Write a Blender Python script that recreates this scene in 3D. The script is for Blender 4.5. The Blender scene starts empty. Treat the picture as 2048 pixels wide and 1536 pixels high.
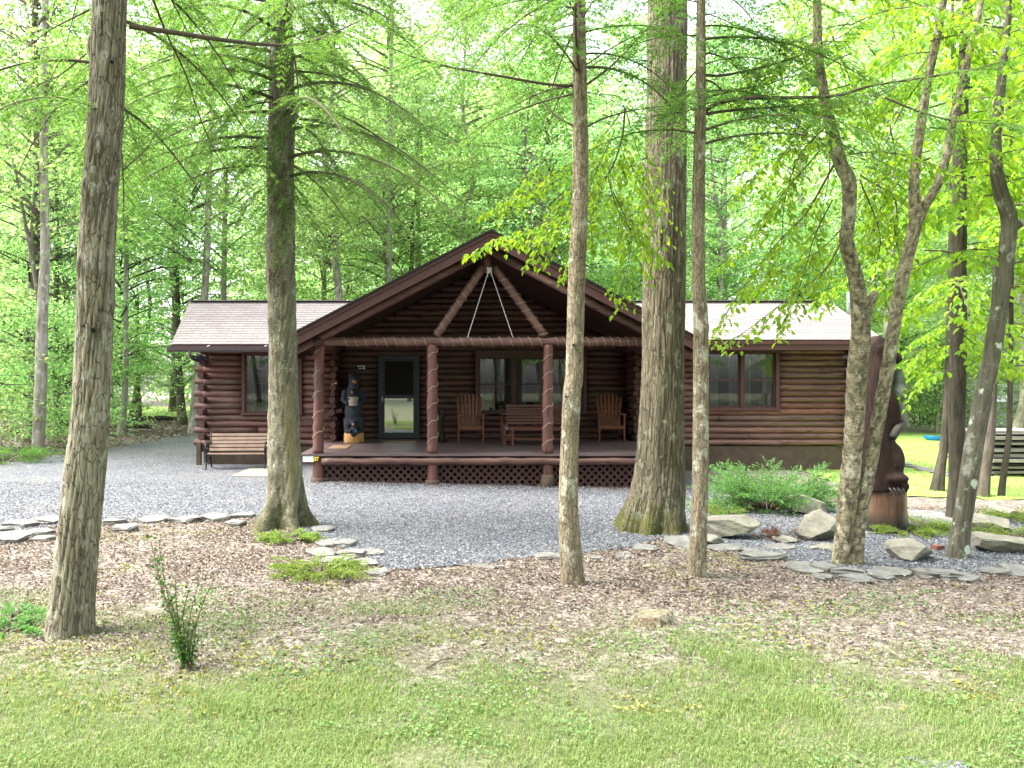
import bpy, math, random
import numpy as np
from math import radians as R, pi as PI
rng = np.random.default_rng(7)
random.seed(7)
SC = bpy.context.scene
COL = SC.collection
F, CX, CY, CZ = 1540.0, 860.0, 768.0, 1.6

# ---------------------------------------------------------------- terrain height and picture helpers
def smooth(a, b, x):
    t = np.clip((np.asarray(x, float)-a)/(b-a), 0, 1); return t*t*(3-2*t)
_NT = np.random.default_rng(3).random((64, 64))
def vn(x, y):                                   # tileable value noise 0..1
    x = np.asarray(x, float); y = np.asarray(y, float)
    xi = np.floor(x).astype(int); yi = np.floor(y).astype(int)
    fx = x-xi; fy = y-yi; fx = fx*fx*(3-2*fx); fy = fy*fy*(3-2*fy)
    g = lambda i, j: _NT[i % 64, j % 64]
    return (g(xi, yi)*(1-fx)+g(xi+1, yi)*fx)*(1-fy)+(g(xi, yi+1)*(1-fx)+g(xi+1, yi+1)*fx)*fy
def fbm(x, y, o=3):
    s = 0; a = .5
    for i in range(o):
        s = s+a*vn(x*2**i+17*i, y*2**i+5*i); a *= .5
    return s/(1-.5**o)
def ground(x, y):
    x = np.asarray(x, float); y = np.asarray(y, float)
    z = -0.032*np.clip(y, -12, 10)
    z = z - 0.0215*np.clip(x+2, 0, 7)*smooth(10, 15, y)
    z = z + 0.05*(fbm(x*.7+3, y*.7+9)-.5)*smooth(15.5, 12.5, y)
    z = z + .5*(fbm(x*.06, y*.06+2)-.5)*smooth(34, 60, y) 
    return z
def P(px, py, Y): return np.array([(px-CX)/F*Y, Y, CZ+(CY-py)/F*Y])
def G(px, py):                                  # ground point seen there
    Y = 8.0
    for _ in range(60):
        z = float(ground((px-CX)/F*Y, Y)); Y = .5*Y+.5*(CZ-z)*F/(py-CY)
    X = (px-CX)/F*Y
    return np.array([X, Y, float(ground(X, Y))])

# ---------------------------------------------------------------- mesh builder
class MB:
    def __init__(s): s.v = []; s.f = []; s.n = 0; s.mi = []
    def add(s, v, f, mi=0):
        v = np.asarray(v, float).reshape(-1, 3)
        fs = f if isinstance(f, list) else [f]
        for q in fs:
            q = np.asarray(q, int)
            s.f.append(q+s.n); s.mi.append(np.full(len(q), mi))
        s.v.append(v); s.n += len(v); return s
    def box(s, c, d, rz=0, rx=0, ry=0, mi=0):
        x, y, z = np.array(d)/2
        v = np.array([[-x,-y,-z],[x,-y,-z],[x,y,-z],[-x,y,-z],[-x,-y,z],[x,-y,z],[x,y,z],[-x,y,z]])
        v = rot(v, rx, ry, rz)+np.array(c)
        return s.add(v, np.array([[0,3,2,1],[4,5,6,7],[0,1,5,4],[1,2,6,5],[2,3,7,6],[3,0,4,7]]), mi)
    def bar(s, a, b, w, h, up=(0,0,1), mi=0):   # rectangular bar from a to b
        a = np.array(a, float); b = np.array(b, float); t = (b-a)/np.linalg.norm(b-a)
        sd = np.cross(t, up); sd /= np.linalg.norm(sd); u = np.cross(sd, t)
        o = [(-1,-1),(1,-1),(1,1),(-1,1)]
        v = [p+sd*i*w/2+u*j*h/2 for p in (a, b) for i, j in o]
        return s.add(v, np.array([[0,1,2,3],[7,6,5,4],[0,4,5,1],[1,5,6,2],[2,6,7,3],[3,7,4,0]]), mi)
    def tube(s, pts, rad, n=8, mi=0, wob=0, flat=1.0):
        v, q, caps = tube(pts, rad, n, wob, flat)
        s.add(v, [q]+caps, mi); return s
    def ell(s, c, r, rot_=(0,0,0), n=14, mi=0):
        th = np.linspace(0, PI, n+1)[1:-1]; ph = np.linspace(0, 2*PI, 2*n, endpoint=False)
        T, Ph = np.meshgrid(th, ph, indexing='ij')
        v = np.stack([np.sin(T)*np.cos(Ph), np.sin(T)*np.sin(Ph), np.cos(T)], -1).reshape(-1, 3)
        v = np.vstack([v, [[0,0,1],[0,0,-1]]])*np.array(r)
        v = rot(v, *rot_)+np.array(c)
        m = 2*n; k = n-1
        i, j = np.meshgrid(np.arange(k-1), np.arange(m), indexing='ij')
        q = np.stack([i*m+j, (i+1)*m+j, (i+1)*m+(j+1) % m, i*m+(j+1) % m], -1).reshape(-1, 4)
        j = np.arange(m); a = np.stack([np.full(m, k*m), j, (j+1) % m], -1)
        b = np.stack([np.full(m, k*m+1), (k-1)*m+(j+1) % m, (k-1)*m+j], -1)
        return s.add(v, [q, a, b], mi)
    def build(s, name, mats, parent=None, smooth=False):
        me = bpy.data.meshes.new(name)
        v = np.vstack(s.v)
        tot = np.concatenate([np.full(len(f), f.shape[1]) for f in s.f])
        lv = np.concatenate([f.ravel() for f in s.f])
        me.vertices.add(len(v)); me.vertices.foreach_set('co', v.astype(np.float32).ravel())
        me.loops.add(len(lv)); me.loops.foreach_set('vertex_index', lv.astype(np.int32))
        me.polygons.add(len(tot))
        st = np.concatenate([[0], np.cumsum(tot)[:-1]])
        me.polygons.foreach_set('loop_start', st.astype(np.int32))
        me.polygons.foreach_set('loop_total', tot.astype(np.int32))
        me.polygons.foreach_set('material_index', np.concatenate(s.mi).astype(np.int32))
        me.polygons.foreach_set('use_smooth', np.full(len(tot), smooth))
        for m in (mats if isinstance(mats, (list, tuple)) else [mats]): me.materials.append(m)
        me.update(); me.validate()
        o = bpy.data.objects.new(name, me); COL.objects.link(o)
        if parent is not None: put(o, parent)
        return o
def put(o, parent):                             # parent, keeping the place (parents have no rotation)
    w = o.matrix_world.copy() if o.users_scene else o.matrix_basis.copy()
    o.parent = parent
    l = parent.location
    p = parent.parent
    off = np.array(parent.location)
    while p is not None: off = off+np.array(p.location); p = p.parent
    o.location = np.array(o.location)-off
def rot(v, rx=0, ry=0, rz=0):
    v = np.asarray(v, float)
    if rx: c, s_ = math.cos(rx), math.sin(rx); v = v@np.array([[1,0,0],[0,c,s_],[0,-s_,c]])
    if ry: c, s_ = math.cos(ry), math.sin(ry); v = v@np.array([[c,0,-s_],[0,1,0],[s_,0,c]])
    if rz: c, s_ = math.cos(rz), math.sin(rz); v = v@np.array([[c,s_,0],[-s_,c,0],[0,0,1]])
    return v
def frames(pts):
    t = np.gradient(pts, axis=0); t /= np.linalg.norm(t, axis=1, keepdims=True)+1e-9
    ref = np.array([0, 1, 0.]) if abs(t[0][1]) < .8 else np.array([1., 0, 0])
    a = np.cross(t, ref); a /= np.linalg.norm(a, axis=1, keepdims=True)+1e-9
    return t, a, np.cross(t, a)
def tube(pts, rad, n=8, wob=0, flat=1.0):
    pts = np.asarray(pts, float); k = len(pts)
    rad = np.broadcast_to(np.asarray(rad, float), (k,))
    t, a, b = frames(pts)
    th = np.linspace(0, 2*PI, n, endpoint=False)
    rr = rad[:, None]*np.ones(n)
    if wob: rr = rr*(1+wob*(rng.random((k, 1))-.5)+wob*.5*(rng.random((k, n))-.5))
    v = pts[:, None]+a[:, None]*(np.cos(th)*rr)[..., None]+b[:, None]*(np.sin(th)*rr)[..., None]*flat
    i, j = np.meshgrid(np.arange(k-1), np.arange(n), indexing='ij')
    q = np.stack([i*n+j, i*n+(j+1) % n, (i+1)*n+(j+1) % n, (i+1)*n+j], -1).reshape(-1, 4)
    caps = [np.arange(n)[None, ::-1], np.arange(n)[None]+(k-1)*n]
    return v.reshape(-1, 3), q, caps
def spline(pts, step):
    pts = np.asarray(pts, float)
    if len(pts) < 3:
        n = max(2, int(np.linalg.norm(pts[1, :3]-pts[0, :3])/step)+1)
        return pts[0]+(pts[1]-pts[0])*np.linspace(0, 1, n)[:, None]
    p = np.vstack([2*pts[0]-pts[1], pts, 2*pts[-1]-pts[-2]]); out = []
    for i in range(1, len(p)-2):
        n = max(1, int(round(np.linalg.norm(p[i+1, :3]-p[i, :3])/step)))
        t = (np.arange(n)/n)[:, None]
        out.append(.5*(2*p[i]+(p[i+1]-p[i-1])*t+(2*p[i-1]-5*p[i]+4*p[i+1]-p[i+2])*t**2+(3*p[i]-p[i-1]-3*p[i+1]+p[i+2])*t**3))
    return np.vstack(out+[pts[-1:]])

def tag(o, label=None, cat=None, group=None, kind=None):
    if label: o['label'] = label
    if cat: o['category'] = cat
    if group: o['group'] = group
    if kind: o['kind'] = kind
    return o
def empty(name, loc, label, cat, group=None):
    o = bpy.data.objects.new(name, None); COL.objects.link(o); o.location = [float(c) for c in loc]
    o.empty_display_size = .1
    return tag(o, label, cat, group)

# ---------------------------------------------------------------- materials
class NT:
    def __init__(s, name):
        s.m = bpy.data.materials.new(name); s.m.use_nodes = True; s.t = s.m.node_tree
        s.b = s.t.nodes['Principled BSDF']; s.out = s.t.nodes['Material Output']; s.b.inputs['Roughness'].default_value = .85
        s.b.inputs['Specular IOR Level'].default_value = .25
    def n(s, typ, **kw):
        nd = s.t.nodes.new(typ)
        for k, v in kw.items():
            if k in nd.inputs: 
                s.set(nd.inputs[k], v)
            else: setattr(nd, k, v)
        return nd
    def set(s, inp, v):
        if isinstance(v, bpy.types.NodeSocket): s.t.links.new(v, inp)
        else: inp.default_value = v
    def pos(s, scale=(1,1,1), typ='Object'):
        tc = s.n('ShaderNodeTexCoord'); mp = s.n('ShaderNodeMapping', Vector=tc.outputs[typ], Scale=scale); return mp.outputs[0]
    def noise(s, vec, sc, det=4, rough=.6, dist=0):
        return s.n('ShaderNodeTexNoise', Vector=vec, Scale=sc, Detail=det, Roughness=rough, Distortion=dist).outputs['Fac']
    def voro(s, vec, sc, feat='F1', out='Distance'):
        return s.n('ShaderNodeTexVoronoi', feature=feat, Vector=vec, Scale=sc).outputs[out]
    def ramp(s, fac, stops, interp='LINEAR'):
        nd = s.n('ShaderNodeValToRGB'); e = nd.color_ramp.elements; nd.color_ramp.interpolation = interp
        while len(e) < len(stops): e.new(.5)
        for i, (p, c) in enumerate(stops):
            e[i].position = p; e[i].color = (*c, 1) if len(c) == 3 else c
        s.t.links.new(fac, nd.inputs[0]); return nd.outputs[0]
    def mix(s, fac, a, b, mode='MIX'):
        nd = s.n('ShaderNodeMix'); nd.data_type = 'RGBA'; nd.blend_type = mode
        for i, v in ((0, fac), (6, a), (7, b)):
            if isinstance(v, tuple) and len(v) == 3: v = (*v, 1)
            s.set(nd.inputs[i], v)
        return nd.outputs[2]
    def math(s, op, a, b=0.0, c=None):
        nd = s.n('ShaderNodeMath', operation=op); s.set(nd.inputs[0], a); s.set(nd.inputs[1], b)
        if c is not None: s.set(nd.inputs[2], c)
        return nd.outputs[0]
    def step(s, fac, a, b): return s.n('ShaderNodeMapRange', Value=fac, **{'From Min': a, 'From Max': b}).outputs[0]
    def bump(s, h, strength=.5, dist=.01):
        s.t.links.new(s.n('ShaderNodeBump', Height=h, Strength=strength, Distance=dist).outputs[0], s.b.inputs['Normal'])
    def col(s, c): s.set(s.b.inputs['Base Color'], (*c, 1) if isinstance(c, tuple) and len(c) == 3 else c); return s
    def isl(s): return s.n('ShaderNodeNewGeometry').outputs['Random Per Island']
    def rough(s, v): s.set(s.b.inputs['Roughness'], v); return s
def flat(name, c, rough=.7, metal=0, var=.25, sc=12):
    k = NT(name); n = k.noise(k.pos(), sc)
    lo = tuple(x*(1-var) for x in c); hi = tuple(min(1, x*(1+var)) for x in c)
    k.col(k.ramp(n, [(.3, lo), (.7, hi)])); k.rough(rough); k.b.inputs['Metallic'].default_value = metal
    k.bump(n, .15, .004); return k.m
def leafmat(name, cols, trans=.45, tcol=None, rough=.55, objvar=.35):
    k = NT(name); r = k.isl()
    c = k.ramp(r, [(i/(len(cols)-1), x) for i, x in enumerate(cols)])
    oi = k.n('ShaderNodeObjectInfo').outputs['Random']
    c = k.n('ShaderNodeHueSaturation', Color=c, Hue=k.math('MULTIPLY_ADD', oi, .04*objvar/.35, .48+.02*(1-objvar/.35)),
            Value=k.math('MULTIPLY_ADD', oi, objvar, 1-objvar/2), Saturation=1.0).outputs[0]
    k.col(c); k.rough(rough); k.b.inputs['Specular IOR Level'].default_value = .35
    tr = k.n('ShaderNodeBsdfTranslucent', Color=k.mix(1.0, c, tcol or (1.7, 1.6, .7), 'MULTIPLY'))
    ms = k.n('ShaderNodeMixShader', Fac=trans)
    k.t.links.new(k.b.outputs[0], ms.inputs[1]); k.t.links.new(tr.outputs[0], ms.inputs[2]); k.t.links.new(ms.outputs[0], k.out.inputs[0])
    return k.m
def wood(name, dark, light, axis=0, sc=1.0, rough=.6, knots=True, spec=.3, isl=0):
    k = NT(name); s_ = [14*sc]*3; s_[axis] = .9*sc
    p = k.pos(tuple(s_)); g = k.noise(p, 1.6, 6, .65, .6); big = k.noise(k.pos(), 1.1*sc, 3)
    c = k.ramp(g, [(.25, dark), (.75, light)])
    c = k.mix(k.step(big, .35, .7), c, k.mix(1.0, c, (.62, .58, .6), 'MULTIPLY'))
    if knots:
        s2 = [9*sc]*3; s2[axis] = 2.2*sc
        kn = k.voro(k.pos(tuple(s2)), .9); c = k.mix(k.step(kn, .22, .08), c, k.mix(1.0, c, (.3, .25, .25), 'MULTIPLY'))
    if isl:
        r_ = k.isl(); c = k.n('ShaderNodeHueSaturation', Color=c, Hue=k.math('MULTIPLY_ADD', r_, .014, .494), Saturation=k.math('MULTIPLY_ADD', r_, -.25, .98), Value=k.math('MULTIPLY_ADD', k.math('FRACT', k.math('MULTIPLY', r_, 7.31)), isl, 1-isl*.5)).outputs[0]
        ck = k.noise(k.pos(tuple(1.2 if i == axis else 26 for i in range(3))), 2.0, 3, .6, .3); c = k.mix(k.math('MULTIPLY', k.step(ck, .60, .68), .7), c, (.025, .012, .010))
    k.col(c); k.rough(rough); k.b.inputs['Specular IOR Level'].default_value = spec; k.bump(g, .35, .006); return k.m
def barkmat(name, ridge, furrow, lichen=None, moss=None, moss_top=.5, vs=.22, sc=22, cross=False, spots=None, crack=None, scar=None):
    k = NT(name); sv = (1, 1, vs) if not cross else (.35, .35, 1.5)
    p = k.pos(sv); n1 = k.noise(p, sc, 5, .7, .8); n2 = k.noise(k.pos(), 2.3, 4); at = k.n('ShaderNodeAttribute', attribute_name='h').outputs['Fac']
    c = k.ramp(k.math('ADD', k.math('MULTIPLY', n1, .5), k.math('MULTIPLY', at, .5)), [(.22, furrow), (.62, ridge)])
    c = k.mix(k.step(n2, .35, .75), c, k.mix(1.0, c, (.58, .57, .49), 'MULTIPLY'))
    cr = None
    if crack:
        csc, cvs, cw = crack; dn = k.n('ShaderNodeTexNoise', Vector=k.pos((1, 1, .5)), Scale=9.0, Detail=4.0)
        vec = k.n('ShaderNodeVectorMath', operation='ADD'); k.t.links.new(k.pos((1, 1, cvs)), vec.inputs[0])
        sc2 = k.n('ShaderNodeVectorMath', operation='SCALE', Scale=.05); k.t.links.new(dn.outputs['Color'], sc2.inputs[0]); k.t.links.new(sc2.outputs[0], vec.inputs[1])
        e1 = k.voro(vec.outputs[0], csc, 'DISTANCE_TO_EDGE'); cr = k.step(e1, 0.0, cw)
        cell = k.n('ShaderNodeSeparateColor', Color=k.n('ShaderNodeTexVoronoi', Vector=vec.outputs[0], Scale=csc).outputs['Color']).outputs[0]
        c = k.mix(k.math('MULTIPLY', cell, .55), c, k.mix(1.0, c, (1.35, 1.33, 1.3), 'MULTIPLY'))
        c = k.mix(k.math('MULTIPLY_ADD', cr, .75, .25), tuple(x*.75 for x in furrow), c)
    if lichen:
        l = k.noise(k.pos((1, 1, .7)), 7, 5, .7); c = k.mix(k.math('MULTIPLY', k.step(l, .56, .62), .7), c, lichen)
    if spots:
        v = k.voro(k.pos((1, 1, .8)), 5.5); l = k.noise(k.pos(), 30, 2); c = k.mix(k.step(k.math('ADD', v, k.math('MULTIPLY', l, .3)), .40, .34), c, spots)
    if moss:
        z = k.n('ShaderNodeSeparateXYZ', Vector=k.n('ShaderNodeTexCoord').outputs['Object']).outputs[2]
        mn = k.noise(k.pos(), 5, 5, .7)
        fz = k.math('SUBTRACT', k.math('MULTIPLY_ADD', mn, 2.6, -.75), k.math('MULTIPLY', k.math('ADD', z, .3), .9/moss_top))
        mc = k.ramp(k.noise(k.pos(), 60, 3), [(.3, tuple(x*.5 for x in moss)), (.7, moss)])
        c = k.mix(k.math('MULTIPLY', k.step(fz, .0, .55), .8), c, mc)
    hh = k.math('ADD', n1, k.math('MULTIPLY', k.noise(k.pos(), 90, 3), .4))
    if cr is not None: hh = k.math('ADD', hh, k.math('MULTIPLY', cr, 1.2))
    if scar:
        (xa, za), (xb, zb), wd = scar; o3 = k.n('ShaderNodeSeparateXYZ', Vector=k.n('ShaderNodeTexCoord').outputs['Object'])
        t = k.n('ShaderNodeMapRange', Value=o3.outputs[2], **{'From Min': za, 'From Max': zb, 'To Min': 0.0, 'To Max': 1.0}).outputs[0]
        xc = k.math('MULTIPLY_ADD', t, xb-xa, xa); w_ = k.math('MULTIPLY', k.math('POWER', k.math('MAXIMUM', k.math('SINE', k.math('MULTIPLY', t, PI)), 0.0), .55), wd)
        m_ = k.math('SUBTRACT', w_, k.math('ABSOLUTE', k.math('SUBTRACT', o3.outputs[0], xc)))
        m_ = k.math('ADD', m_, k.math('MULTIPLY_ADD', k.noise(k.pos((1, 1, .25)), 22, 4, .7), .09, -.05)); g_ = k.noise(k.pos((30, 30, 2.2)), 1.3, 5, .7)
        c = k.mix(k.step(m_, .0, .018), c, k.ramp(g_, [(.3, (.09, .08, .04)), (.55, (.22, .195, .11)), (.8, (.33, .30, .18))]))
    k.col(c); k.rough(.9); k.bump(hh, .8, .014); return k.m

M = {}
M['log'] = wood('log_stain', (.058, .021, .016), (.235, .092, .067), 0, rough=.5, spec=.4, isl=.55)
M['log_porch_shade'] = wood('log_stain_porch_shade', (.034, .0135, .012), (.14, .056, .045), 0, rough=.55, spec=.35, isl=.45)  # same log stain darkened: porch shade painted into the colour
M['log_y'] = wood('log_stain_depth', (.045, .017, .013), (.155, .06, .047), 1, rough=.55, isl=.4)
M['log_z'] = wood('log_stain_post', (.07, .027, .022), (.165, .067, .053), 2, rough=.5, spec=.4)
M['log_end'] = flat('log_end_grain', (.075, .036, .034), .8, var=.4, sc=25)
M['trim'] = flat('brown_trim_paint', (.075, .034, .032), .5, var=.12)
M['trim2'] = flat('brown_trim_lip', (.07, .03, .03), .5, var=.12)
M['gutter'] = flat('gutter_metal', (.075, .055, .06), .35, var=.1)
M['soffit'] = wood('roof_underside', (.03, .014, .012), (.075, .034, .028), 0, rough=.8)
M['found'] = flat('painted_foundation', (.075, .055, .04), .85, var=.2, sc=6)
M['deck'] = wood('deck_boards', (.07, .05, .05), (.17, .125, .122), 0, rough=.45, knots=False, spec=.45)
M['lattice'] = flat('lattice_paint', (.085, .042, .04), .6, var=.15)
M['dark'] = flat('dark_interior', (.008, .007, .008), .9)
M['slate'] = flat('dark_slate_paint', (.024, .029, .034), .4, var=.1)
M['curtain'] = flat('grey_curtain', (.12, .11, .10), .9, var=.15, sc=4)
M['white'] = flat('white_paint', (.8, .8, .8), .5, var=.03)
M['yellow'] = flat('yellow_paint', (.75, .52, .03), .5, var=.05)
M['black'] = flat('black_iron', (.012, .012, .014), .4, var=.2)
M['mat'] = flat('tan_doormat', (.2, .13, .08), .95, var=.3, sc=40)
M['chairwood'] = wood('chair_stain', (.09, .026, .014), (.20, .062, .03), 2, 2.0, .45, False, .4)
M['gliderwood'] = wood('glider_stain', (.06, .017, .012), (.15, .042, .026), 0, 2.0, .4, False, .45)
M['benchslat'] = wood('bench_slat', (.20, .135, .10), (.33, .24, .18), 0, 2.0, .6, False)
M['cord'] = flat('beige_cord', (.42, .30, .2), .7, var=.1)
M['rope'] = flat('pale_wire', (.5, .49, .48), .5, var=.05)
M['steel'] = flat('galvanised_pipe', (.42, .47, .5), .35, .6, var=.1)
M['slab'] = flat('concrete_slab', (.23, .205, .165), .9, var=.15, sc=8)
M['brick'] = flat('red_brick', (.16, .07, .05), .9, var=.25, sc=30)
M['blue'] = flat('blue_plastic', (.03, .28, .62), .35, var=.05)

def glassmat(name, refl, tint):
    k = NT(name); t = k.n('ShaderNodeBsdfTransparent', Color=(*tint, 1)); g = k.n('ShaderNodeBsdfGlossy', Roughness=.02, Color=(.95, .97, 1, 1))
    lw = k.n('ShaderNodeLayerWeight', Blend=.25).outputs['Facing']
    ms = k.n('ShaderNodeMixShader', Fac=k.math('MULTIPLY_ADD', lw, .3, refl))
    k.t.links.new(t.outputs[0], ms.inputs[1]); k.t.links.new(g.outputs[0], ms.inputs[2]); k.t.links.new(ms.outputs[0], k.out.inputs[0]); return k.m
M['glass'] = glassmat('window_glass', .06, (.75, .78, .78))
M['storm'] = glassmat('storm_glass', .36, (.6, .62, .62))

def shingle(name, sw=False):
    k = NT(name); tc = k.n('ShaderNodeTexCoord').outputs['Object']; s3 = k.n('ShaderNodeSeparateXYZ', Vector=tc)
    a, b = (s3.outputs[1], s3.outputs[0]) if sw else (s3.outputs[0], s3.outputs[1])
    v = k.n('ShaderNodeCombineXYZ', X=a, Y=k.math('MULTIPLY', b, 1.14)).outputs[0]
    br = k.n('ShaderNodeTexBrick', Vector=v, Scale=1.0, **{'Color1': (.215, .19, .183, 1), 'Color2': (.15, .132, .127, 1), 'Mortar': (.065, .054, .054, 1), 'Mortar Size': .0075,
             'Brick Width': .31, 'Row Height': .1425, 'Bias': -.2})  # dark mortar: tab joints plus a painted shadow line along each course
    br.offset = .37
    g = k.noise(k.pos(), 260, 2); c = k.mix(.35, br.outputs[0], k.ramp(g, [(.3, (.11, .094, .094)), (.7, (.29, .26, .257))]))
    st = k.noise(k.pos((.5, 3, 1)), 1.2, 4); c = k.mix(k.math('MULTIPLY', k.step(st, .5, .8), .35), c, (.11, .094, .088))
    k.col(c); k.rough(.9); k.bump(g, .2, .003); return k.m
M['shingle'] = shingle('roof_shingles'); M['shingle_gable'] = shingle('roof_shingles_gable', True)

M['bark_maple'] = barkmat('bark_furrowed_maple', (.225, .205, .155), (.085, .068, .05), (.30, .30, .24), (.12, .115, .04), .22, .22, 20, crack=(36, .17, .055))
M['bark_mossy'] = barkmat('bark_mossy_grey', (.235, .222, .165), (.09, .078, .05), (.32, .32, .25), (.07, .07, .025), .7, .5, 26, crack=(34, .6, .07), scar=((-1.79, -.1), (-1.885, 1.62), .09))
M['bark_oak'] = barkmat('bark_oak_plates', (.165, .145, .098), (.075, .06, .04), (.23, .24, .17), (.11, .115, .022), .65, .1, 26, crack=(24, .11, .12))
M['bark_thin'] = barkmat('bark_thin_hemlock', (.26, .222, .158), (.12, .092, .062), (.42, .41, .32), None, .5, .25, 30, crack=(42, .35, .07))
M['bark_birch'] = barkmat('bark_yellow_birch', (.30, .265, .18), (.075, .06, .04), (.45, .42, .32), (.11, .11, .04), .2, .6, 26, True, crack=(16, 2.6, .05))
M['bark_lichen'] = barkmat('bark_lichen_maple', (.12, .112, .082), (.06, .053, .04), (.24, .25, .20), None, .5, .6, 18, False, (.40, .45, .37))
M['bark_dark'] = barkmat('bark_dark_grey', (.075, .064, .05), (.03, .026, .02), None, None, .5, .25, 18)
M['bark_far'] = barkmat('bark_pale_grey', (.36, .33, .29), (.15, .13, .105), (.5, .5, .46), None, .5, .4, 10)
M['bark_farb'] = barkmat('bark_brown_far', (.13, .11, .088), (.055, .046, .036), None, None, .5, .3, 10)
M['twig'] = flat('twig_bark', (.085, .068, .05), .9, var=.3, sc=20)
M['twig_brown'] = flat('twig_brown_bark', (.12, .085, .055), .9, var=.3, sc=20)
M['grey_paw'] = flat('grey_worn_paw', (.05, .048, .042), .7, var=.4, sc=12)
M['twig_pale'] = flat('twig_dead_pale', (.3, .27, .24), .9, var=.2, sc=20)
M['leaf_beech'] = leafmat('leaf_beech', [(.10, .21, .018), (.17, .30, .028), (.22, .33, .03), (.13, .26, .025)], .55, (1.9, 1.75, .8), objvar=.1)
M['leaf_maple'] = leafmat('leaf_maple_near', [(.09, .20, .022), (.15, .28, .03), (.20, .33, .035), (.24, .33, .03)], .55, (2.0, 1.9, .9), objvar=.12)
M['leaf_hem'] = leafmat('leaf_hemlock', [(.045, .105, .026), (.07, .15, .034), (.10, .19, .042)], .48, (1.9, 1.9, 1.0), objvar=.15)
M['leaf_far'] = leafmat('leaf_wood', [(.10, .185, .07), (.155, .265, .095), (.21, .32, .12), (.28, .36, .13)], .62, (2.3, 2.3, 2.1), objvar=.4)
M['leaf_fard'] = leafmat('leaf_wood_conifer', [(.05, .105, .04), (.075, .145, .052), (.105, .18, .065)], .5, (1.7, 1.7, 1.3), objvar=.3)
M['leaf_jun'] = leafmat('leaf_juniper', [(.07, .15, .05), (.11, .23, .075), (.16, .30, .09)], .4, (1.4, 1.5, .8), objvar=.1)
M['leaf_moss'] = leafmat('leaf_creeping_juniper', [(.10, .18, .03), (.17, .26, .04), (.22, .29, .06)], .3, (1.4, 1.4, .7), objvar=.2)
M['leaf_privet'] = leafmat('leaf_privet', [(.02, .07, .018), (.04, .12, .025), (.09, .20, .03)], .3, (1.5, 1.5, .7), .4)
M['grass'] = leafmat('grass_blades', [(.085, .155, .038), (.135, .22, .055), (.185, .265, .075), (.25, .27, .11), (.12, .215, .055), (.30, .285, .16)], .4, (1.4, 1.4, 1.0), objvar=0)
M['leaf_weed'] = leafmat('lawn_weeds', [(.07, .16, .04), (.12, .22, .06), (.17, .27, .09), (.10, .20, .07)], .35, (1.4, 1.4, .9), objvar=0)
M['grass_far'] = leafmat('grass_far', [(.15, .25, .045), (.21, .33, .065), (.28, .37, .09)], .4, (1.4, 1.4, .7), objvar=0)
M['litter'] = leafmat('dead_leaves', [(.07, .053, .045), (.13, .10, .083), (.205, .16, .132), (.28, .23, .195), (.165, .11, .085), (.23, .18, .15), (.40, .35, .30)], .12, (1.1, 1, .9), .7, objvar=0)
M['litter_yellow'] = leafmat('fallen_yellow_leaves', [(.20, .20, .045), (.26, .24, .07), (.16, .20, .045)], .25, (1.2, 1.1, .8), .7, objvar=0)
M['fern'] = leafmat('dead_fern', [(.10, .045, .025), (.17, .085, .045)], .15, (1.2, 1, .8), objvar=0)
k = NT('gravel_pebbles'); c = k.ramp(k.isl(), [(0, (.036, .039, .046)), (.4, (.08, .085, .097)), (.75, (.135, .142, .157)), (1, (.27, .272, .28))]); k.col(c); M['pebble'] = k.m
k = NT('blue_stone'); p = k.pos((1, 1, 3)); n = k.noise(p, 3.5, 6, .7); n2 = k.noise(k.pos(), 18, 4)
c = k.ramp(n, [(.25, (.05, .049, .047)), (.48, (.14, .137, .13)), (.7, (.26, .253, .24))]); c = k.mix(k.math('MULTIPLY', k.step(n2, .5, .75), .6), c, (.15, .135, .09))
k.col(c); k.bump(k.math('ADD', n, k.math('MULTIPLY', n2, .6)), .6, .02); M['stone'] = k.m
k = NT('boulder_stone'); n = k.noise(k.pos(), 2.2, 7, .7); n2 = k.noise(k.pos((1, 1, 2.5)), 14, 5, .7)
c = k.ramp(n, [(.28, (.08, .073, .056)), (.48, (.19, .178, .145)), (.72, (.31, .295, .25))]); c = k.mix(k.math('MULTIPLY', k.step(k.noise(k.pos(), 1.7, 3), .5, .7), .45), c, (.17, .165, .07))
k.col(c); k.bump(k.math('ADD', n, n2), .7, .03); M['boulder'] = k.m

k = NT('gravel_surface'); p = k.pos(); v = k.n('ShaderNodeTexVoronoi', Vector=p, Scale=42.0); v2 = k.n('ShaderNodeTexVoronoi', Vector=p, Scale=70.0)
sep = k.n('ShaderNodeSeparateColor', Color=v.outputs['Color']).outputs[0]
c = k.ramp(sep, [(0, (.032, .035, .043)), (.4, (.07, .075, .088)), (.75, (.122, .129, .146)), (1, (.24, .243, .25))])
big = k.noise(p, .7, 4); c = k.mix(k.math('MULTIPLY', k.step(big, .45, .7), .35), c, (.17, .15, .135))
k.col(c); h = k.math('SUBTRACT', 1.0, v.outputs['Distance']); k.bump(k.math('ADD', h, k.math('MULTIPLY', v2.outputs['Distance'], -.4)), .8, .02); M['gravel'] = k.m

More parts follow.
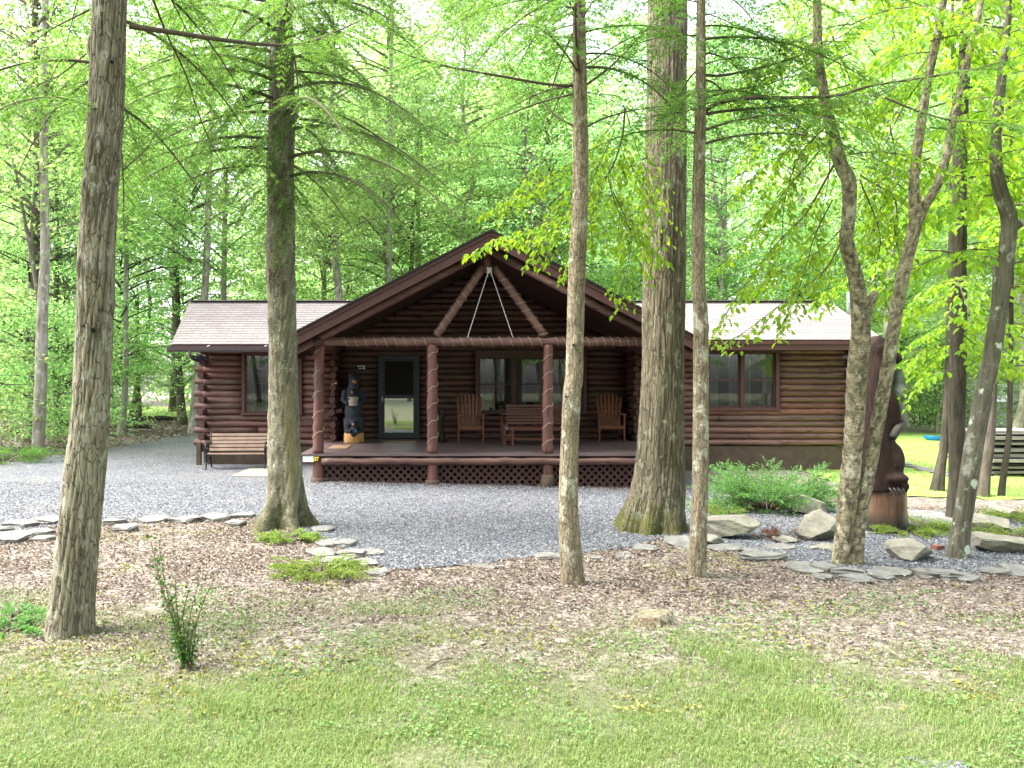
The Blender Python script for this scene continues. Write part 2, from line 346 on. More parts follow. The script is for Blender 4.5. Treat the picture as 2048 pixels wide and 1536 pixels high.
k = NT('woodland_ground'); p = k.pos(); s3 = k.n('ShaderNodeSeparateXYZ', Vector=k.n('ShaderNodeTexCoord').outputs['Object'])
n1 = k.noise(p, 1.3, 5); n2 = k.noise(p, 26, 5, .75); vv = k.n('ShaderNodeTexVoronoi', Vector=k.pos((1, 1.4, 1)), Scale=20.0)
sep = k.n('ShaderNodeSeparateColor', Color=vv.outputs['Color']).outputs[0]
brown = k.ramp(k.math('ADD', k.math('MULTIPLY', sep, .5), k.math('MULTIPLY', n2, .5)), [(.2, (.055, .046, .038)), (.45, (.115, .097, .08)), (.62, (.185, .157, .132)), (.8, (.29, .257, .222))])
green = k.ramp(n2, [(.25, (.04, .038, .022)), (.5, (.078, .088, .038)), (.75, (.13, .135, .075))])
fy = k.math('ADD', k.step(s3.outputs[1], 6.2, 3.7), k.math('MULTIPLY_ADD', n1, 2.2, -1.25))
fy = k.math('ADD', fy, k.math('MULTIPLY_ADD', n2, .5, -.25))
c = k.mix(k.math('MULTIPLY', k.step(fy, .25, .65), .85), brown, green)
ye = k.noise(k.pos(), 3.1, 4); c = k.mix(k.math('MULTIPLY', k.step(ye, .6, .72), .35), c, (.13, .105, .065))
k.col(c); k.bump(k.math('ADD', n2, sep), .6, .02); M['ground'] = k.m
k = NT('mown_lawn'); n1 = k.noise(k.pos(), 1.0, 4); n2 = k.noise(k.pos(), 30, 4, .7)
c = k.ramp(k.math('ADD', k.math('MULTIPLY', n1, .5), k.math('MULTIPLY', n2, .5)), [(.3, (.10, .16, .035)), (.5, (.18, .27, .06)), (.7, (.25, .33, .10))]); k.col(c); k.bump(n2, .5, .03); M['lawn'] = k.m
k = NT('carved_bear'); n = k.noise(k.pos((14, 14, 3)), 1.5, 5, .7); c = k.ramp(n, [(.3, (.010, .007, .006)), (.6, (.034, .016, .012)), (.8, (.07, .036, .025))]); k.col(c); k.rough(.8); k.bump(n, 1.0, .03); M['bear_brown'] = k.m
k = NT('black_carved_bear'); n = k.noise(k.pos((20, 20, 8)), 1.5, 5, .7); c = k.ramp(n, [(.3, (.008, .010, .014)), (.7, (.035, .045, .062))]); k.col(c); k.rough(.7); k.bump(n, .9, .02); M['bear_black'] = k.m
M['snout'] = flat('tan_snout', (.30, .15, .07), .6)
M['pot'] = flat('grey_pot', (.30, .25, .22), .8, var=.15)
k = NT('peeled_stump'); n = k.noise(k.pos((12, 12, 1.2)), 1.6, 5, .7); c = k.ramp(n, [(.3, (.19, .085, .03)), (.5, (.45, .25, .10)), (.75, (.60, .38, .18))]); k.col(c); k.bump(n, .5, .01); M['stump_pale'] = k.m
k = NT('stained_stump'); n = k.noise(k.pos((9, 9, 1.0)), 1.6, 5, .7); z = k.n('ShaderNodeSeparateXYZ', Vector=k.n('ShaderNodeTexCoord').outputs['Object'])
c = k.ramp(n, [(.3, (.045, .025, .017)), (.55, (.10, .056, .036)), (.8, (.18, .115, .07))])
c = k.mix(k.step(k.math('ADD', z.outputs[0], k.math('MULTIPLY', n, .1)), .30, .38), c, (.25, .20, .125))
c = k.mix(k.step(k.math('ADD', z.outputs[2], k.math('MULTIPLY', n, -.3)), .12, -.05), c, (.02, .017, .015)); k.col(c); k.bump(n, .6, .015); M['stump_dark'] = k.m
M['fish'] = flat('grey_green_carving', (.105, .125, .10), .6, var=.3, sc=9)
k = NT('weathered_boards'); n = k.noise(k.pos((1, 10, 14)), 1.8, 5, .7); c = k.ramp(n, [(.3, (.10, .09, .08)), (.6, (.27, .25, .22)), (.8, (.40, .38, .34))]); k.col(c); k.bump(n, .6, .015); M['boards'] = k.m
k = NT('old_sawn_wood'); n = k.noise(k.pos(), 16, 5, .7); c = k.ramp(n, [(.3, (.06, .055, .03)), (.55, (.15, .135, .09)), (.75, (.25, .23, .17))]); k.col(c); k.bump(n, .6, .015); M['stump_top'] = k.m
M['house_grey'] = flat('grey_siding', (.26, .27, .27), .8, var=.08)
EXPOSURE = 2.8
# ---------------------------------------------------------------- camera, sky, sun
cam = bpy.data.cameras.new('camera'); co = bpy.data.objects.new('camera', cam); COL.objects.link(co); SC.camera = co
co.location = (0, 0, CZ); co.rotation_euler = (R(90), 0, 0)
cam.sensor_fit = 'HORIZONTAL'; cam.sensor_width = 36; cam.lens = F/2048*36; cam.shift_x = (1024-CX)/2048; cam.clip_end = 2000
SUN_EL, SUN_AZ = 58, -88                       # veiled sun high on the left
w = bpy.data.worlds.new('World'); SC.world = w; w.use_nodes = True; wt = w.node_tree
sky = wt.nodes.new('ShaderNodeTexSky'); sky.sky_type = 'NISHITA'; sky.sun_disc = False
sky.sun_elevation = R(SUN_EL); sky.sun_rotation = R(SUN_AZ); sky.dust_density = 4; sky.ozone_density = 1; sky.air_density = 1.2
hs = wt.nodes.new('ShaderNodeHueSaturation'); hs.inputs['Saturation'].default_value = .38
bg = wt.nodes['Background']; bg.inputs[1].default_value = .13
wt.links.new(sky.outputs[0], hs.inputs['Color']); wt.links.new(hs.outputs[0], bg.inputs[0])
sl = bpy.data.lights.new('sun', 'SUN'); sl.energy = 2.0; sl.angle = R(38); sl.color = (1, .96, .88)
so = bpy.data.objects.new('sun', sl); COL.objects.link(so); so.location = (0, 0, 30)
so.rotation_euler = (R(90-SUN_EL), 0, R(180-SUN_AZ))
SC.view_settings.view_transform = 'Standard'; SC.view_settings.look = 'None'; SC.view_settings.gamma = 1
SC.view_settings.exposure = EXPOSURE
SC.cycles.max_bounces = 8; SC.cycles.diffuse_bounces = 4; SC.cycles.glossy_bounces = 3; SC.cycles.transmission_bounces = 4; SC.cycles.transparent_max_bounces = 6
SC.cycles.sample_clamp_indirect = 6; SC.cycles.caustics_reflective = False; SC.cycles.caustics_refractive = False

# ---------------------------------------------------------------- ground sheets
def sheet(name, xs, ys, mat, dz=0, keep=None, bump=0):
    X, Y = np.meshgrid(xs, ys, indexing='ij'); Z = ground(X, Y)+dz
    if bump: Z = Z+bump*(fbm(X*6, Y*6, 2)-.5)
    nx, ny = len(xs), len(ys)
    i, j = np.meshgrid(np.arange(nx-1), np.arange(ny-1), indexing='ij')
    q = np.stack([i*ny+j, (i+1)*ny+j, (i+1)*ny+j+1, i*ny+j+1], -1).reshape(-1, 4)
    if keep is not None:
        cx = X[:-1, :-1].ravel()+(xs[1]-xs[0])/2; cy = Y[:-1, :-1].ravel()+(ys[1]-ys[0])/2
        q = q[keep(cx, cy)]
    V = np.stack([X, Y, Z], -1).reshape(-1, 3)
    u, inv = np.unique(q, return_inverse=True)
    return tag(MB().add(V[u], inv.reshape(-1, 4)).build(name, mat, smooth=True), kind='structure')
def inpoly(x, y, poly):
    x = np.asarray(x); y = np.asarray(y); r = np.zeros(x.shape, bool); n = len(poly)
    for i in range(n):
        (x1, y1), (x2, y2) = poly[i], poly[(i+1) % n]
        c = (y1 > y) != (y2 > y)
        r ^= c & (x < (x2-x1)*(y-y1)/((y2-y1) if y2 != y1 else 1e-9)+x1)
    return r
grow = lambda a, b, s0, k: [a+(b-a)*t for t in np.linspace(0, 1, 24)**k][1:]
xs = np.concatenate([-np.array(grow(8, 160, .2, 2.2))[::-1], np.arange(-8, 12.01, .16), grow(12.1, 170, .2, 2.2)])
ys = np.concatenate([-np.array(grow(2, 60, .2, 2.0))[::-1], np.arange(-1.9, 20, .16), grow(20.1, 190, .3, 2.2)])
gr = sheet('ground', xs, ys, M['ground'], 0, None, .03)
GP = [(-40, 1075), (0, 1066), (150, 1050), (330, 1040), (480, 1030), (575, 1052), (640, 1078), (700, 1104), (780, 1142), (860, 1136), (940, 1134), (1010, 1122), (1100, 1114),
      (1180, 1108), (1285, 1092), (1360, 1070), (1440, 1092), (1540, 1112), (1640, 1136), (1740, 1148), (1940, 1152), (2060, 1142), (2200, 1130)]
front = [tuple(G(*p)[:2]) for p in GP]
gpoly = front+[(8.6, 11.4), (7.4, 12.3), (6.0, 13.2), (6.0, 15.5), (5.6, 18.3), (-5.3, 18.3), (-5.0, 36), (-9.5, 36), (-9.0, 29), (-9.4, 23.3), (-10.4, 18.2), (-12, 14)]
wig = lambda x, y: (x+.25*(fbm(x*3.1, y*3.1)-.5), y+.25*(fbm(x*3.1+9, y*3.1+4)-.5))
ing = lambda x, y: inpoly(*wig(x, y), gpoly)
sheet('gravel_driveway', np.arange(-13, 9.5, .07), np.arange(7, 36.2, .07), M['gravel'], .012, ing, .02)
lp = [(8.2, 14.4), (9.3, 13.6), (20, 12.6), (40, 18), (40, 31), (8, 33), (9.5, 22)]
sheet('lawn', np.arange(7, 41, .25), np.arange(12, 34, .25), M['lawn'], .02, lambda x, y: inpoly(*wig(x, y), lp), .06)
lp2 = [(-24, 44), (-12, 42), (-6, 46), (-6, 62), (-26, 62)]
sheet('clearing_grass', np.arange(-27, -5, .5), np.arange(40, 64, .5), M['lawn'], .03, lambda x, y: inpoly(*wig(x, y), lp2), .05)
lp3 = [(-8.0, 24.5), (-5.2, 26.5), (-5.2, 30), (-8.8, 28.5)]
# ---------------------------------------------------------------- cabin
YW, YR, LZ0, LS = 18.4, 19.0, .13, .1458
CB = empty('log_cabin', (1.15, YW, -.35), 'long low log cabin stained red brown with a gabled front porch', 'cabin')
def xat(px, Y): return (px-CX)/F*Y
def zat(py, Y): return CZ+(CY-py)/F*Y
XL, XR1, XR2, XE = xat(408, YW), xat(668, YW), xat(1270, YW), xat(1697, YW)
LR = LS/2*1.05
def logx(mb, x0, x1, y, z, r=LR):
    n = max(3, int((x1-x0)/.22))
    xs_ = np.linspace(x0, x1, n); pts = np.stack([xs_, np.full(n, y)+.004*rng.standard_normal(n), z+.004*rng.standard_normal(n)], -1)
    mb.tube(pts, r, 14, wob=.05)
def wall_logs(mb, x0, x1, y, z0, n, holes, joints=True):
    for i in range(n):
        z = z0+LS*(i+.5); segs = [(x0, x1)]
        for (a, b, za, zb) in holes:
            if za < z < zb:
                segs = [s for (p, q) in segs for s in ((p, min(q, a)), (max(p, b), q)) if s[1]-s[0] > .05]
        for (p, q) in segs:
            if joints and q-p > 3 and rng.random() < .6:
                m = p+(q-p)*rng.uniform(.3, .7); logx(mb, p, m-.004, y, z); logx(mb, m+.004, q, y, z)
            else: logx(mb, p, q, y, z)
NL = 16
WL = (xat(484, YW), xat(604, YW), zat(830, YW), zat(703, YW))
WR = (xat(1409, YW), xat(1558, YW), zat(821, YW), zat(698, YW))
mb = MB(); wall_logs(mb, XL-.03, XR1+.02, YW+LR, LZ0, NL, [WL]); mb.build('front_log_wall', M['log'], CB, True)
mb = MB(); wall_logs(mb, XR2-.02, XE+.03, YW+LR, LZ0, NL, [WR]); mb.build('front_log_wall', M['log'], CB, True)
def end_logs(x, y0, y1, n0, n1, nm='corner_logs'):
    mb = MB()
    for i in range(n0, n1):
        z = LZ0+LS*i
        d = .03*rng.standard_normal()
        a = np.stack([np.full(6, x), np.linspace(y0+d, y1, 6), np.full(6, z)], -1)
        v, q, caps = tube(a, LR*1.12, 8, .08, .92)
        mb.add(v, q, 0); mb.add(v, caps, 1)
    return mb.build(nm, [M['log_y'], M['log_end']], CB, False)
BACK = 22.6
def stub(mb, a, b, r):
    v, q, caps = tube(np.linspace(a, b, 5), r, 8, .05, .9); th = .39; mb.add(v, q, 0); mb.add(v, caps, 1)
for x, s_, lo in ((XL, -1, 0), (XE, 1, 0)):       # crossed corners: every other course shows a tail
    e_ = MB()
    for i in range(0, NL, 2):
        t_ = MB(); stub(t_, (x+s_*(.23+.02*rng.standard_normal()), YW+LR, LZ0+LS*(i+.5)), (x-s_*.02, YW+LR, LZ0+LS*(i+.5)), .073); t_.build('log_tail', [M['log'], M['log_end']], CB)
        stub(e_, (x+.01*rng.standard_normal(), YW-.24+.03*rng.standard_normal(), LZ0+LS*(i+1.5)), (x, YW+.2, LZ0+LS*(i+1.5)), .082)
    stub(e_, (x+.02, YW-.2, LZ0-.05), (x, YW+.2, LZ0-.05), .085)
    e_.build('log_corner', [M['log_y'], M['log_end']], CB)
    w_ = MB()
    for i in range(17): w_.tube(np.linspace((x-s_*.06, YW+.16, LZ0+LS*(i+.5)), (x-s_*.06, BACK, LZ0+LS*(i+.5)), 6), LR, 10)
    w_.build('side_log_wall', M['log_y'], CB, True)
for x in (XR1, XR2):
    e_ = MB()
    for i in range(1, 16): stub(e_, (x+.015*rng.standard_normal(), YW-(.30 if i % 2 else .06)+.03*rng.standard_normal(), LZ0+LS*(i+.5)), (x, YR+.1, LZ0+LS*(i+.5)), .084 if i % 2 else .07)
    e_.build('log_corner', [M['log_y'], M['log_end']], CB)
# recess wall up into the gable
AX, AZ, GY = xat(982, 14.5), zat(459, 14.5), 14.5
SL = .52; HW = 438/F*14.5
DZ = zat(908, 14.93)                             # deck top
DR = (xat(757, YR), xat(839, YR), DZ, zat(711, YR))
WC = (xat(951, YR), xat(1173, YR), zat(828, YR), zat(701, YR))
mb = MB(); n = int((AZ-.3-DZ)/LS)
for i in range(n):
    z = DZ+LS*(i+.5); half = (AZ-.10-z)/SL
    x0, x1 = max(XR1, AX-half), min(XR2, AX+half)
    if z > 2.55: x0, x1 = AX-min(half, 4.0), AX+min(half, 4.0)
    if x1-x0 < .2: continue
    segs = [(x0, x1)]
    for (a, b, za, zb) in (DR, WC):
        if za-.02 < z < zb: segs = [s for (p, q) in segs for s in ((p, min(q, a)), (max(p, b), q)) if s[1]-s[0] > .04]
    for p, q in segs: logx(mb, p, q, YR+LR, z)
mb.build('porch_log_wall', M['log_porch_shade'], CB, True)
gb = [(AX-3.9, AZ-.09-SL*3.9), (AX, AZ-.09), (AX+3.9, AZ-.09-SL*3.9)]; gb = [(x, y, z) for y in (YR+.10, YR+.14) for x, z in gb]
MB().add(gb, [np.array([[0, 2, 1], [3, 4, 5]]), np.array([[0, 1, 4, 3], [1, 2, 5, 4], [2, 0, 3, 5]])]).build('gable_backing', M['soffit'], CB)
# foundation and the hidden walls
mb = MB(); fz = lambda x: float(ground(x, YW))-.25
for x0, x1, y in ((XL-.02, XR1+.05, YW+.05), (XR2-.05, XE+.02, YW+.05)):
    mb.box(((x0+x1)/2, y+.1, (LZ0-.02+fz(x1))/2), (x1-x0, .2, LZ0-.02-fz(x1)))
mb.box((XL+.1, (YW+.3+BACK)/2, -.15), (.2, BACK-YW-.3, .5)); mb.box((XE-.1, (YW+.3+BACK)/2, -.2), (.2, BACK-YW-.3, .6)); mb.box(((XL+XE)/2, BACK-.1, -.2), (XE-XL-.5, .2, .6))
mb.build('foundation', M['found'], CB)
mb = MB(); mb.box(((XL+XE)/2, BACK-.05, 1.3), (XE-XL-.3, .1, 2.35)); mb.box(((XL+XE)/2, (YR+.3+BACK)/2, .12), (XE-XL-.3, BACK-YR-.3, .04))
mb.build('back_wall', M['log'], CB)
mb = MB()
mb.box((xat(399, 18.2), 18.16, -.1), (.1, .1, .62)); mb.build('corner_pier', M['found'], CB)

# wing roof: courses of shingles as thin stepped strips
RY, RZ = 19.9, zat(604, 19.9)
def roof_wing(x0e, x1e, x0r, x1r, ye, ze, name='roof'):
    r = MB(); n = 18
    for i in range(n):
        t0, t1 = i/n, (i+1)/n
        def c(t, x): return None
        for (ta, tb, up0, up1) in ((t0, t1+.01, .018, .006),):
            ya, yb = ye+(RY-ye)*ta, ye+(RY-ye)*tb; za, zb = ze+(RZ-ze)*ta+up0, ze+(RZ-ze)*tb+up1
            xa0, xa1 = x0e+(x0r-x0e)*ta, x1e+(x1r-x1e)*ta; xb0, xb1 = x0e+(x0r-x0e)*tb, x1e+(x1r-x1e)*tb
            v = [(xa0, ya, za-.014), (xa1, ya, za-.014), (xa1, ya, za), (xa0, ya, za), (xb1, yb, zb), (xb0, yb, zb)]
            r.add(v, [np.array([[0, 1, 2, 3], [3, 2, 4, 5]])])
    return r
VE, VR = 3.72, 1.42
rl = roof_wing(xat(342, 17.6), AX-VE, xat(380, RY), AX-VR, 17.6, zat(689, 17.6))
rr = roof_wing(AX+VE-.2, xat(1770, 17.8), AX+VR, xat(1659, RY), 17.8, zat(680, 17.8))
# rear slope and ridge cap
xl_, xr_ = xat(380, RY), xat(1659, RY)
BE = (BACK+.4, 2.5)
rb = MB().add([(xl_, RY, RZ), (xr_, RY, RZ), (xr_, BE[0], BE[1]), (xl_, BE[0], BE[1])], np.array([[0, 1, 2, 3]]))
roofs = []
for r_, nm in ((rl, 'roof'), (rr, 'roof'), (rb, 'rear_roof')):
    roofs.append(r_.build(nm, M['shingle'], CB))
mb = MB()
for x0, x1 in ((xl_, AX-VR), (AX+VR, xr_)):
    for x in np.arange(x0, x1-.1, .3): mb.bar((x, RY, RZ+.03), (min(x+.31, x1), RY, RZ+.024+.006*rng.random()), .26, .015)
mb.build('ridge_cap', M['shingle'], CB)
# underside of wing roofs, fascia, rakes
mb = MB()
for (x0e, x1e, x0r, x1r, ye, ze) in ((xat(342, 17.6)+.02, AX-VE-.02, xl_+.02, AX-VR-.02, 17.6, zat(689, 17.6)), (AX+VE-.18, xat(1770, 17.8)-.02, AX+VR+.02, xr_-.02, 17.8, zat(680, 17.8))):
    a = [(x0e, ye+.03, ze-.03), (x1e, ye+.03, ze-.03), (x1r, RY, RZ-.03), (x0r, RY, RZ-.03)]
    mb.add(a+[(p[0], p[1], p[2]-.09) for p in a], np.array([[0, 1, 2, 3], [7, 6, 5, 4], [0, 4, 5, 1], [1, 5, 6, 2], [3, 7, 4, 0]]))
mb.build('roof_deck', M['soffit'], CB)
yl, zl = 17.6, zat(689, 17.6); yr, zr = 17.8, zat(680, 17.8)
mb = MB(); xa, xb = xat(347, yl), AX-3.6
mb.box(((xa+xb)/2, yl+.02, zl-.085), (xb-xa, .03, .13)); mb.build('fascia', M['trim'], CB)
mb = MB(); xa, xb = xat(334, 17.5), xat(578, 17.5); z1, z0 = zat(693.5, 17.5), zat(703.5, 17.5)   # gutter profile
prof = [(0, 0), (-.085, 0), (-.11, .04), (-.12, z1-z0), (-.108, z1-z0), (-.095, .045), (-.08, .012), (-.012, .012), (-.012, z1-z0), (0, z1-z0)]
v = [(x, yl+.005+p, z0+q) for x in (xa, xb) for p, q in prof]; m = len(prof); j = np.arange(m)
mb.add(v, [np.stack([j, (j+1) % m, (j+1) % m+m, j+m], -1), j[None, ::-1], j[None]+m]); g_ = mb.build('gutter', M['gutter'], CB)
mb = MB()
for px in (414, 529): mb.bar((xat(px, 17.5), yl-.11, z1+.012), (xat(px+3, 17.5), yl+.02, z1+.035), .02, .008)
mb.build('gutter_hanger', M['white'], g_)
mb = MB(); mb.tube(spline([(xat(379, 17.5), 17.53, z0+.02), (xat(379, 17.5), 17.55, z0-.08), (xat(388, 17.9), 17.85, z0-.16), (xat(400, 18.1), 18.1, z0-.20)], .04), .035, 8); mb.build('downspout', M['gutter'], g_)
mb = MB(); xa, xb = AX+3.55, xat(1770, yr)
mb.box(((xa+xb)/2, yr+.02, zr-.055), (xb-xa, .035, .085)); mb.box(((xa+xb)/2, yr+.045, zr-.16), (xb-xa, .035, .14))
mb.build('fascia', M['trim'], CB)
mb = MB()
for (xe, ye, ze, xr__, s) in ((xat(342, 17.6), yl, zl, xl_, 1), (xat(1770, 17.8), yr, zr, xr_, -1)):
    mb.bar((xe+s*.0, ye+.04, ze-.075), (xr__, RY, RZ-.075), .03, .12)
mb.build('rake_board', M['trim'], CB)
# vent pipe on the right roof
px = xat(1697.5, 19.2); mb = MB(); mb.tube([(px, 19.2, 3.25), (px, 19.2, 4.05)], .045, 16); mb.tube([(px, 19.2, 3.62), (px, 19.2, 3.66)], .052, 16); mb.tube([(px, 19.2, 4.02), (px, 19.2, 4.1)], .075, 16)
mb.build('vent_pipe', M['steel'], CB, True)

# gable porch roof
GB = 20.9
def gslab(mb, top, th, y0, y1, hw0, hw1=None):     # both slopes of a slab, 'top' below the apex height
    for s in (-1, 1):
        a = [(AX, y0, AZ-top), (AX+s*hw0, y0, AZ-top-SL*hw0), (AX+s*hw0, y1, AZ-top-SL*hw0), (AX, y1, AZ-top)]
        v = a+[(p[0], p[1], p[2]-th) for p in a]
        mb.add(v, np.array([[0, 1, 2, 3], [7, 6, 5, 4], [0, 4, 5, 1], [1, 5, 6, 2], [2, 6, 7, 3], [3, 7, 4, 0]]))
mb = MB(); gslab(mb, 0, .03, GY-.03, GB, HW+.02); gr_ = mb.build('porch_roof', M['shingle_gable'], CB)
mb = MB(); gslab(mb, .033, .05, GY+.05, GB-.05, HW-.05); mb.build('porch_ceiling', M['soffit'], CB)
mb = MB(); gslab(mb, -.004, .036, GY-.045, GY-.032, HW+.025); mb.build('drip_edge', M['black'], CB)
mb = MB(); gslab(mb, .034, .073, GY-.012, GY+.03, HW); mb.build('rake_trim', M['trim2'], CB)
mb = MB(); gslab(mb, .108, .165, GY+.012, GY+.048, HW); mb.box((AX-.04, GY+.03, AZ-.36), (.10, .05, .2)); mb.build('fascia', M['trim'], CB)
mb = MB()
for s in (-1, 1): mb.box((AX+s*(HW-.02), (GY+.1+18.2)/2, AZ-SL*HW-.11), (.03, 3.5, .14))
mb.build('eave_fascia', M['trim'], CB)
PY = 15.06; BZ = zat(683.5, PY)
mb = MB()                                         # rafters under the porch roof, front pair and deeper ones
for s in (-1, 1): mb.tube([(AX, 15.0, AZ-.30), (AX+s*(HW-.15), 15.0, AZ-.30-SL*(HW-.15))], .085, 12, .03)
mb.build('rafter_log', M['log'], CB, True)
mb = MB(); mb.tube([(AX, 14.62, AZ-.27), (AX, 19.3, AZ-.27)], .075, 12); mb.build('ridge_log', M['log_y'], CB, True)
# beam, posts, braces, king post
XP = [xat(p, PY) for p in (636, 865, 1095, 1325)]
mb = MB(); n = 40; xs_ = np.linspace(XP[0]+.02, XP[3]+.2, n)
mb.tube(np.stack([xs_, np.full(n, PY), BZ+.006*rng.standard_normal(n)], -1), .085, 16, .05); mb.build('porch_beam', M['log'], CB, True)
mb = MB()
for x in (XP[0], XP[3]): mb.tube([(x, PY-.16, BZ-.01), (x, PY+1.5, BZ), (x, YW, BZ)], .085, 14, .04)
mb.build('plate_log', M['log_y'], CB, True)
for i, x in enumerate(XP):
    n = 26; zs = np.linspace(DZ, BZ-.06, n); lean = .02*rng.standard_normal()
    mb = MB(); rr_ = .108-.014*(zs-DZ)/(BZ-DZ)
    mb.tube(np.stack([x+lean*(zs-DZ)/2+.006*rng.standard_normal(n), np.full(n, PY), zs], -1), rr_, 20, .05); mb.build('porch_post', M['log_z'], CB, True)
    zb = float(ground(x, PY)); mb = MB(); zz = np.linspace(zb-.1, DZ-.05, 8)
    mb.tube(np.stack([np.full(8, x), np.full(8, PY), zz], -1), np.linspace(.115, .10, 8), 18, .05); lp_ = mb.build('deck_pier', M['log_z'], CB, True)
    h_ = .24 if i == 2 else .09
    mb = MB(); mb.tube([(x, PY-.01, zb-.15), (x, PY-.01, zb+h_-.02), (x, PY-.01, zb+h_)], [.16, .145 if i != 2 else .13, .135 if i != 2 else .12], 18, .05); mb.build('footing', M['found'], lp_, True)
for s, (px, py) in ((-1, (872, 672)), (1, (1090, 672))):
    t = P(px, py, PY); n = 14; b0 = np.array([AX+s*.1, PY, zat(533, PY)]); 
    mb = MB(); mb.tube(b0+(t-b0)*np.linspace(0, 1, n)[:, None], .08, 14, .06); mb.build('brace_log', M['log'], CB, True)
mb = MB(); mb.tube([(AX-.03, PY, zat(545, PY)), (AX-.03, PY, AZ-.3)], .085, 12); mb.build('king_post', M['log_z'], CB, True)
# deck
XD0, XD1 = xat(600, 14.93), xat(1360, 14.93)
mb = MB(); nb = 27; bw = (YR-14.93)/nb
for i in range(nb):
    y = 14.93+bw*(i+.5); x0, x1 = (XD0, XD1) if y < YW-.4 else (XR1+.05, XR2-.05)
    if i: mb.box(((x0+x1)/2, y, DZ-.019+.0015*rng.standard_normal()), (x1-x0, bw-.005, .038))
    else: mb.box(((x0+x1)/2, y, DZ-.02), (x1-x0, bw-.005, .042))
mb.build('deck', M['deck'], CB)
RZ_ = zat(922.5, 14.97); mb = MB(); n = 44; xs_ = np.linspace(XD0+.42, XD1-.02, n)
mb.tube(np.stack([xs_, np.full(n, 14.99), RZ_+.006*rng.standard_normal(n)], -1), .076, 16, .06); mb.build('rim_log', M['log'], CB, True)
mb = MB(); mb.box((XD0+.28, 14.985, RZ_), (.48, .05, .12)); mb.box((XD0+.07, 16.6, DZ-.11), (.05, 3.2, .13)); mb.box((XD1-.07, 16.6, DZ-.11), (.05, 3.2, .13)); mb.build('rim_board', M['trim'], CB)
# lattice panels between the piers
def lattice(x0, x1, z0f, z1, y):
    mb = MB(); w_ = .038; st = .147; xs_ = np.arange(x0-1.2, x1+1.2, st)
    zmin = min(z0f(x0), z0f(x1))
    for s in (-1, 1):
        for xc in xs_:
            a = np.array([xc, zmin]); b = np.array([xc+s*(z1-zmin), z1])
            t0, t1 = 0., 1.
            d = b-a
            if d[0] > 0: t0, t1 = max(t0, (x0-a[0])/d[0]), min(t1, (x1-a[0])/d[0])
            else: t0, t1 = max(t0, (x1-a[0])/d[0]), min(t1, (x0-a[0])/d[0])
            if t1-t0 < .05: continue
            p, q = a+d*t0, a+d*t1
            mb.bar((p[0], y+s*.005, p[1]), (q[0], y+s*.005, q[1]), .009, w_, up=(0, 1, 0) if False else (s*-.7, 0, .7))
    mb.box(((x0+x1)/2, y-.014, z1-.02), (x1-x0, .012, .04))
    return mb.build('lattice_panel', M['lattice'], CB)
for a, b in zip(XP[:-1], XP[1:]): lattice(a+.1, b-.1, lambda x: float(ground(x, 15.1))-.06, RZ_-.05, 15.12)
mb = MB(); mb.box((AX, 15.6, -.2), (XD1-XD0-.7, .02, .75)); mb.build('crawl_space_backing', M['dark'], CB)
# windows
def window(name, x0, x1, z0, z1, y, units, trimw=.09, split=True, header=0):
    f_ = MB(); yf = y-.035
    xs_ = np.linspace(x0+trimw, x1-trimw, units+1); zt, zb = z1-trimw-header, z0+trimw*.8
    f_.box(((x0+x1)/2, yf, (z1+zt)/2), (x1-x0, .07, z1-zt)); f_.box(((x0+x1)/2, yf-.012, (z0+zb)/2), (x1-x0+.04, .10, zb-z0))
    for x in (x0+trimw/2, x1-trimw/2): f_.box((x, yf, (zt+zb)/2), (trimw, .07, zt-zb-.002))
    for x in xs_[1:-1]: f_.box((x, yf+.004, (zt+zb)/2), (.075, .07, zt-zb-.002))
    fo = f_.build(name, M['trim'], CB)
    for i in range(units):
        a = xs_[i]+(.04 if i else .004); b = xs_[i+1]-(.04 if i < units-1 else .004); zm = (zt+zb)/2
        s_ = MB(); fr = .035; ys_ = yf+.03
        for z in ((zb+fr/2), (zt-fr/2)): s_.box(((a+b)/2, ys_, z), (b-a, .03, fr))
        if split: s_.box(((a+b)/2, ys_-.012, zm), (b-a, .03, fr*1.15))
        for x in (a+fr/2, b-fr/2): s_.box((x, ys_, (zt+zb)/2), (fr, .03, zt-zb-2*fr-.002))
        s_.build('sash', M['trim2'], fo)
        m_ = MB(); gz = zm if split else zb
        for q in (1, 2): m_.box((a+(b-a)*q/3, ys_+.016, (gz+zt)/2), (.014, .008, zt-gz-.06))
        for q in ((1,) if split else (1, 2, 3)): m_.box(((a+b)/2, ys_+.018, gz+(zt-gz)*q/(2 if split else 4)), (b-a-.06, .008, .014))
        m_.build('muntin_grid', M['curtain'], fo)
        g = MB(); g.box(((a+b)/2, ys_+.008, (zt+zb)/2), (b-a-.05, .004, zt-zb-.05)); g.build('pane', M['glass'], fo)
    c = MB(); n = 60; cx_ = np.linspace(x0+.1, x1-.1, n); yy = y+.10+.02*np.sin(np.arange(n)*1.3)+.01*rng.standard_normal(n)
    gap = np.abs((np.linspace(0, units, n) % 1)-.5) < .17
    v = np.concatenate([np.stack([cx_, yy, np.full(n, zb)], -1), np.stack([cx_, yy, np.full(n, zt)], -1)])
    i_ = np.arange(n-1)[~gap[:-1]]; c.add(v, np.stack([i_, i_+1, i_+1+n, i_+n], -1)); c.build('curtain', M['curtain'], fo, True)
    d = MB(); d.box(((x0+x1)/2, y+.3, (z0+z1)/2), (x1-x0+.1, .02, z1-z0+.1)); d.build('unlit_room_sheet', M['dark'], fo)  # near-black sheet standing in for the unlit room behind the panes
window('window', *WL, YW+.03, 2, .07, False)
window('window', *WR, YW+.03, 2)
window('window', WC[0], WC[1], WC[2], WC[3], YR+.03, 3, .08, True, .08)
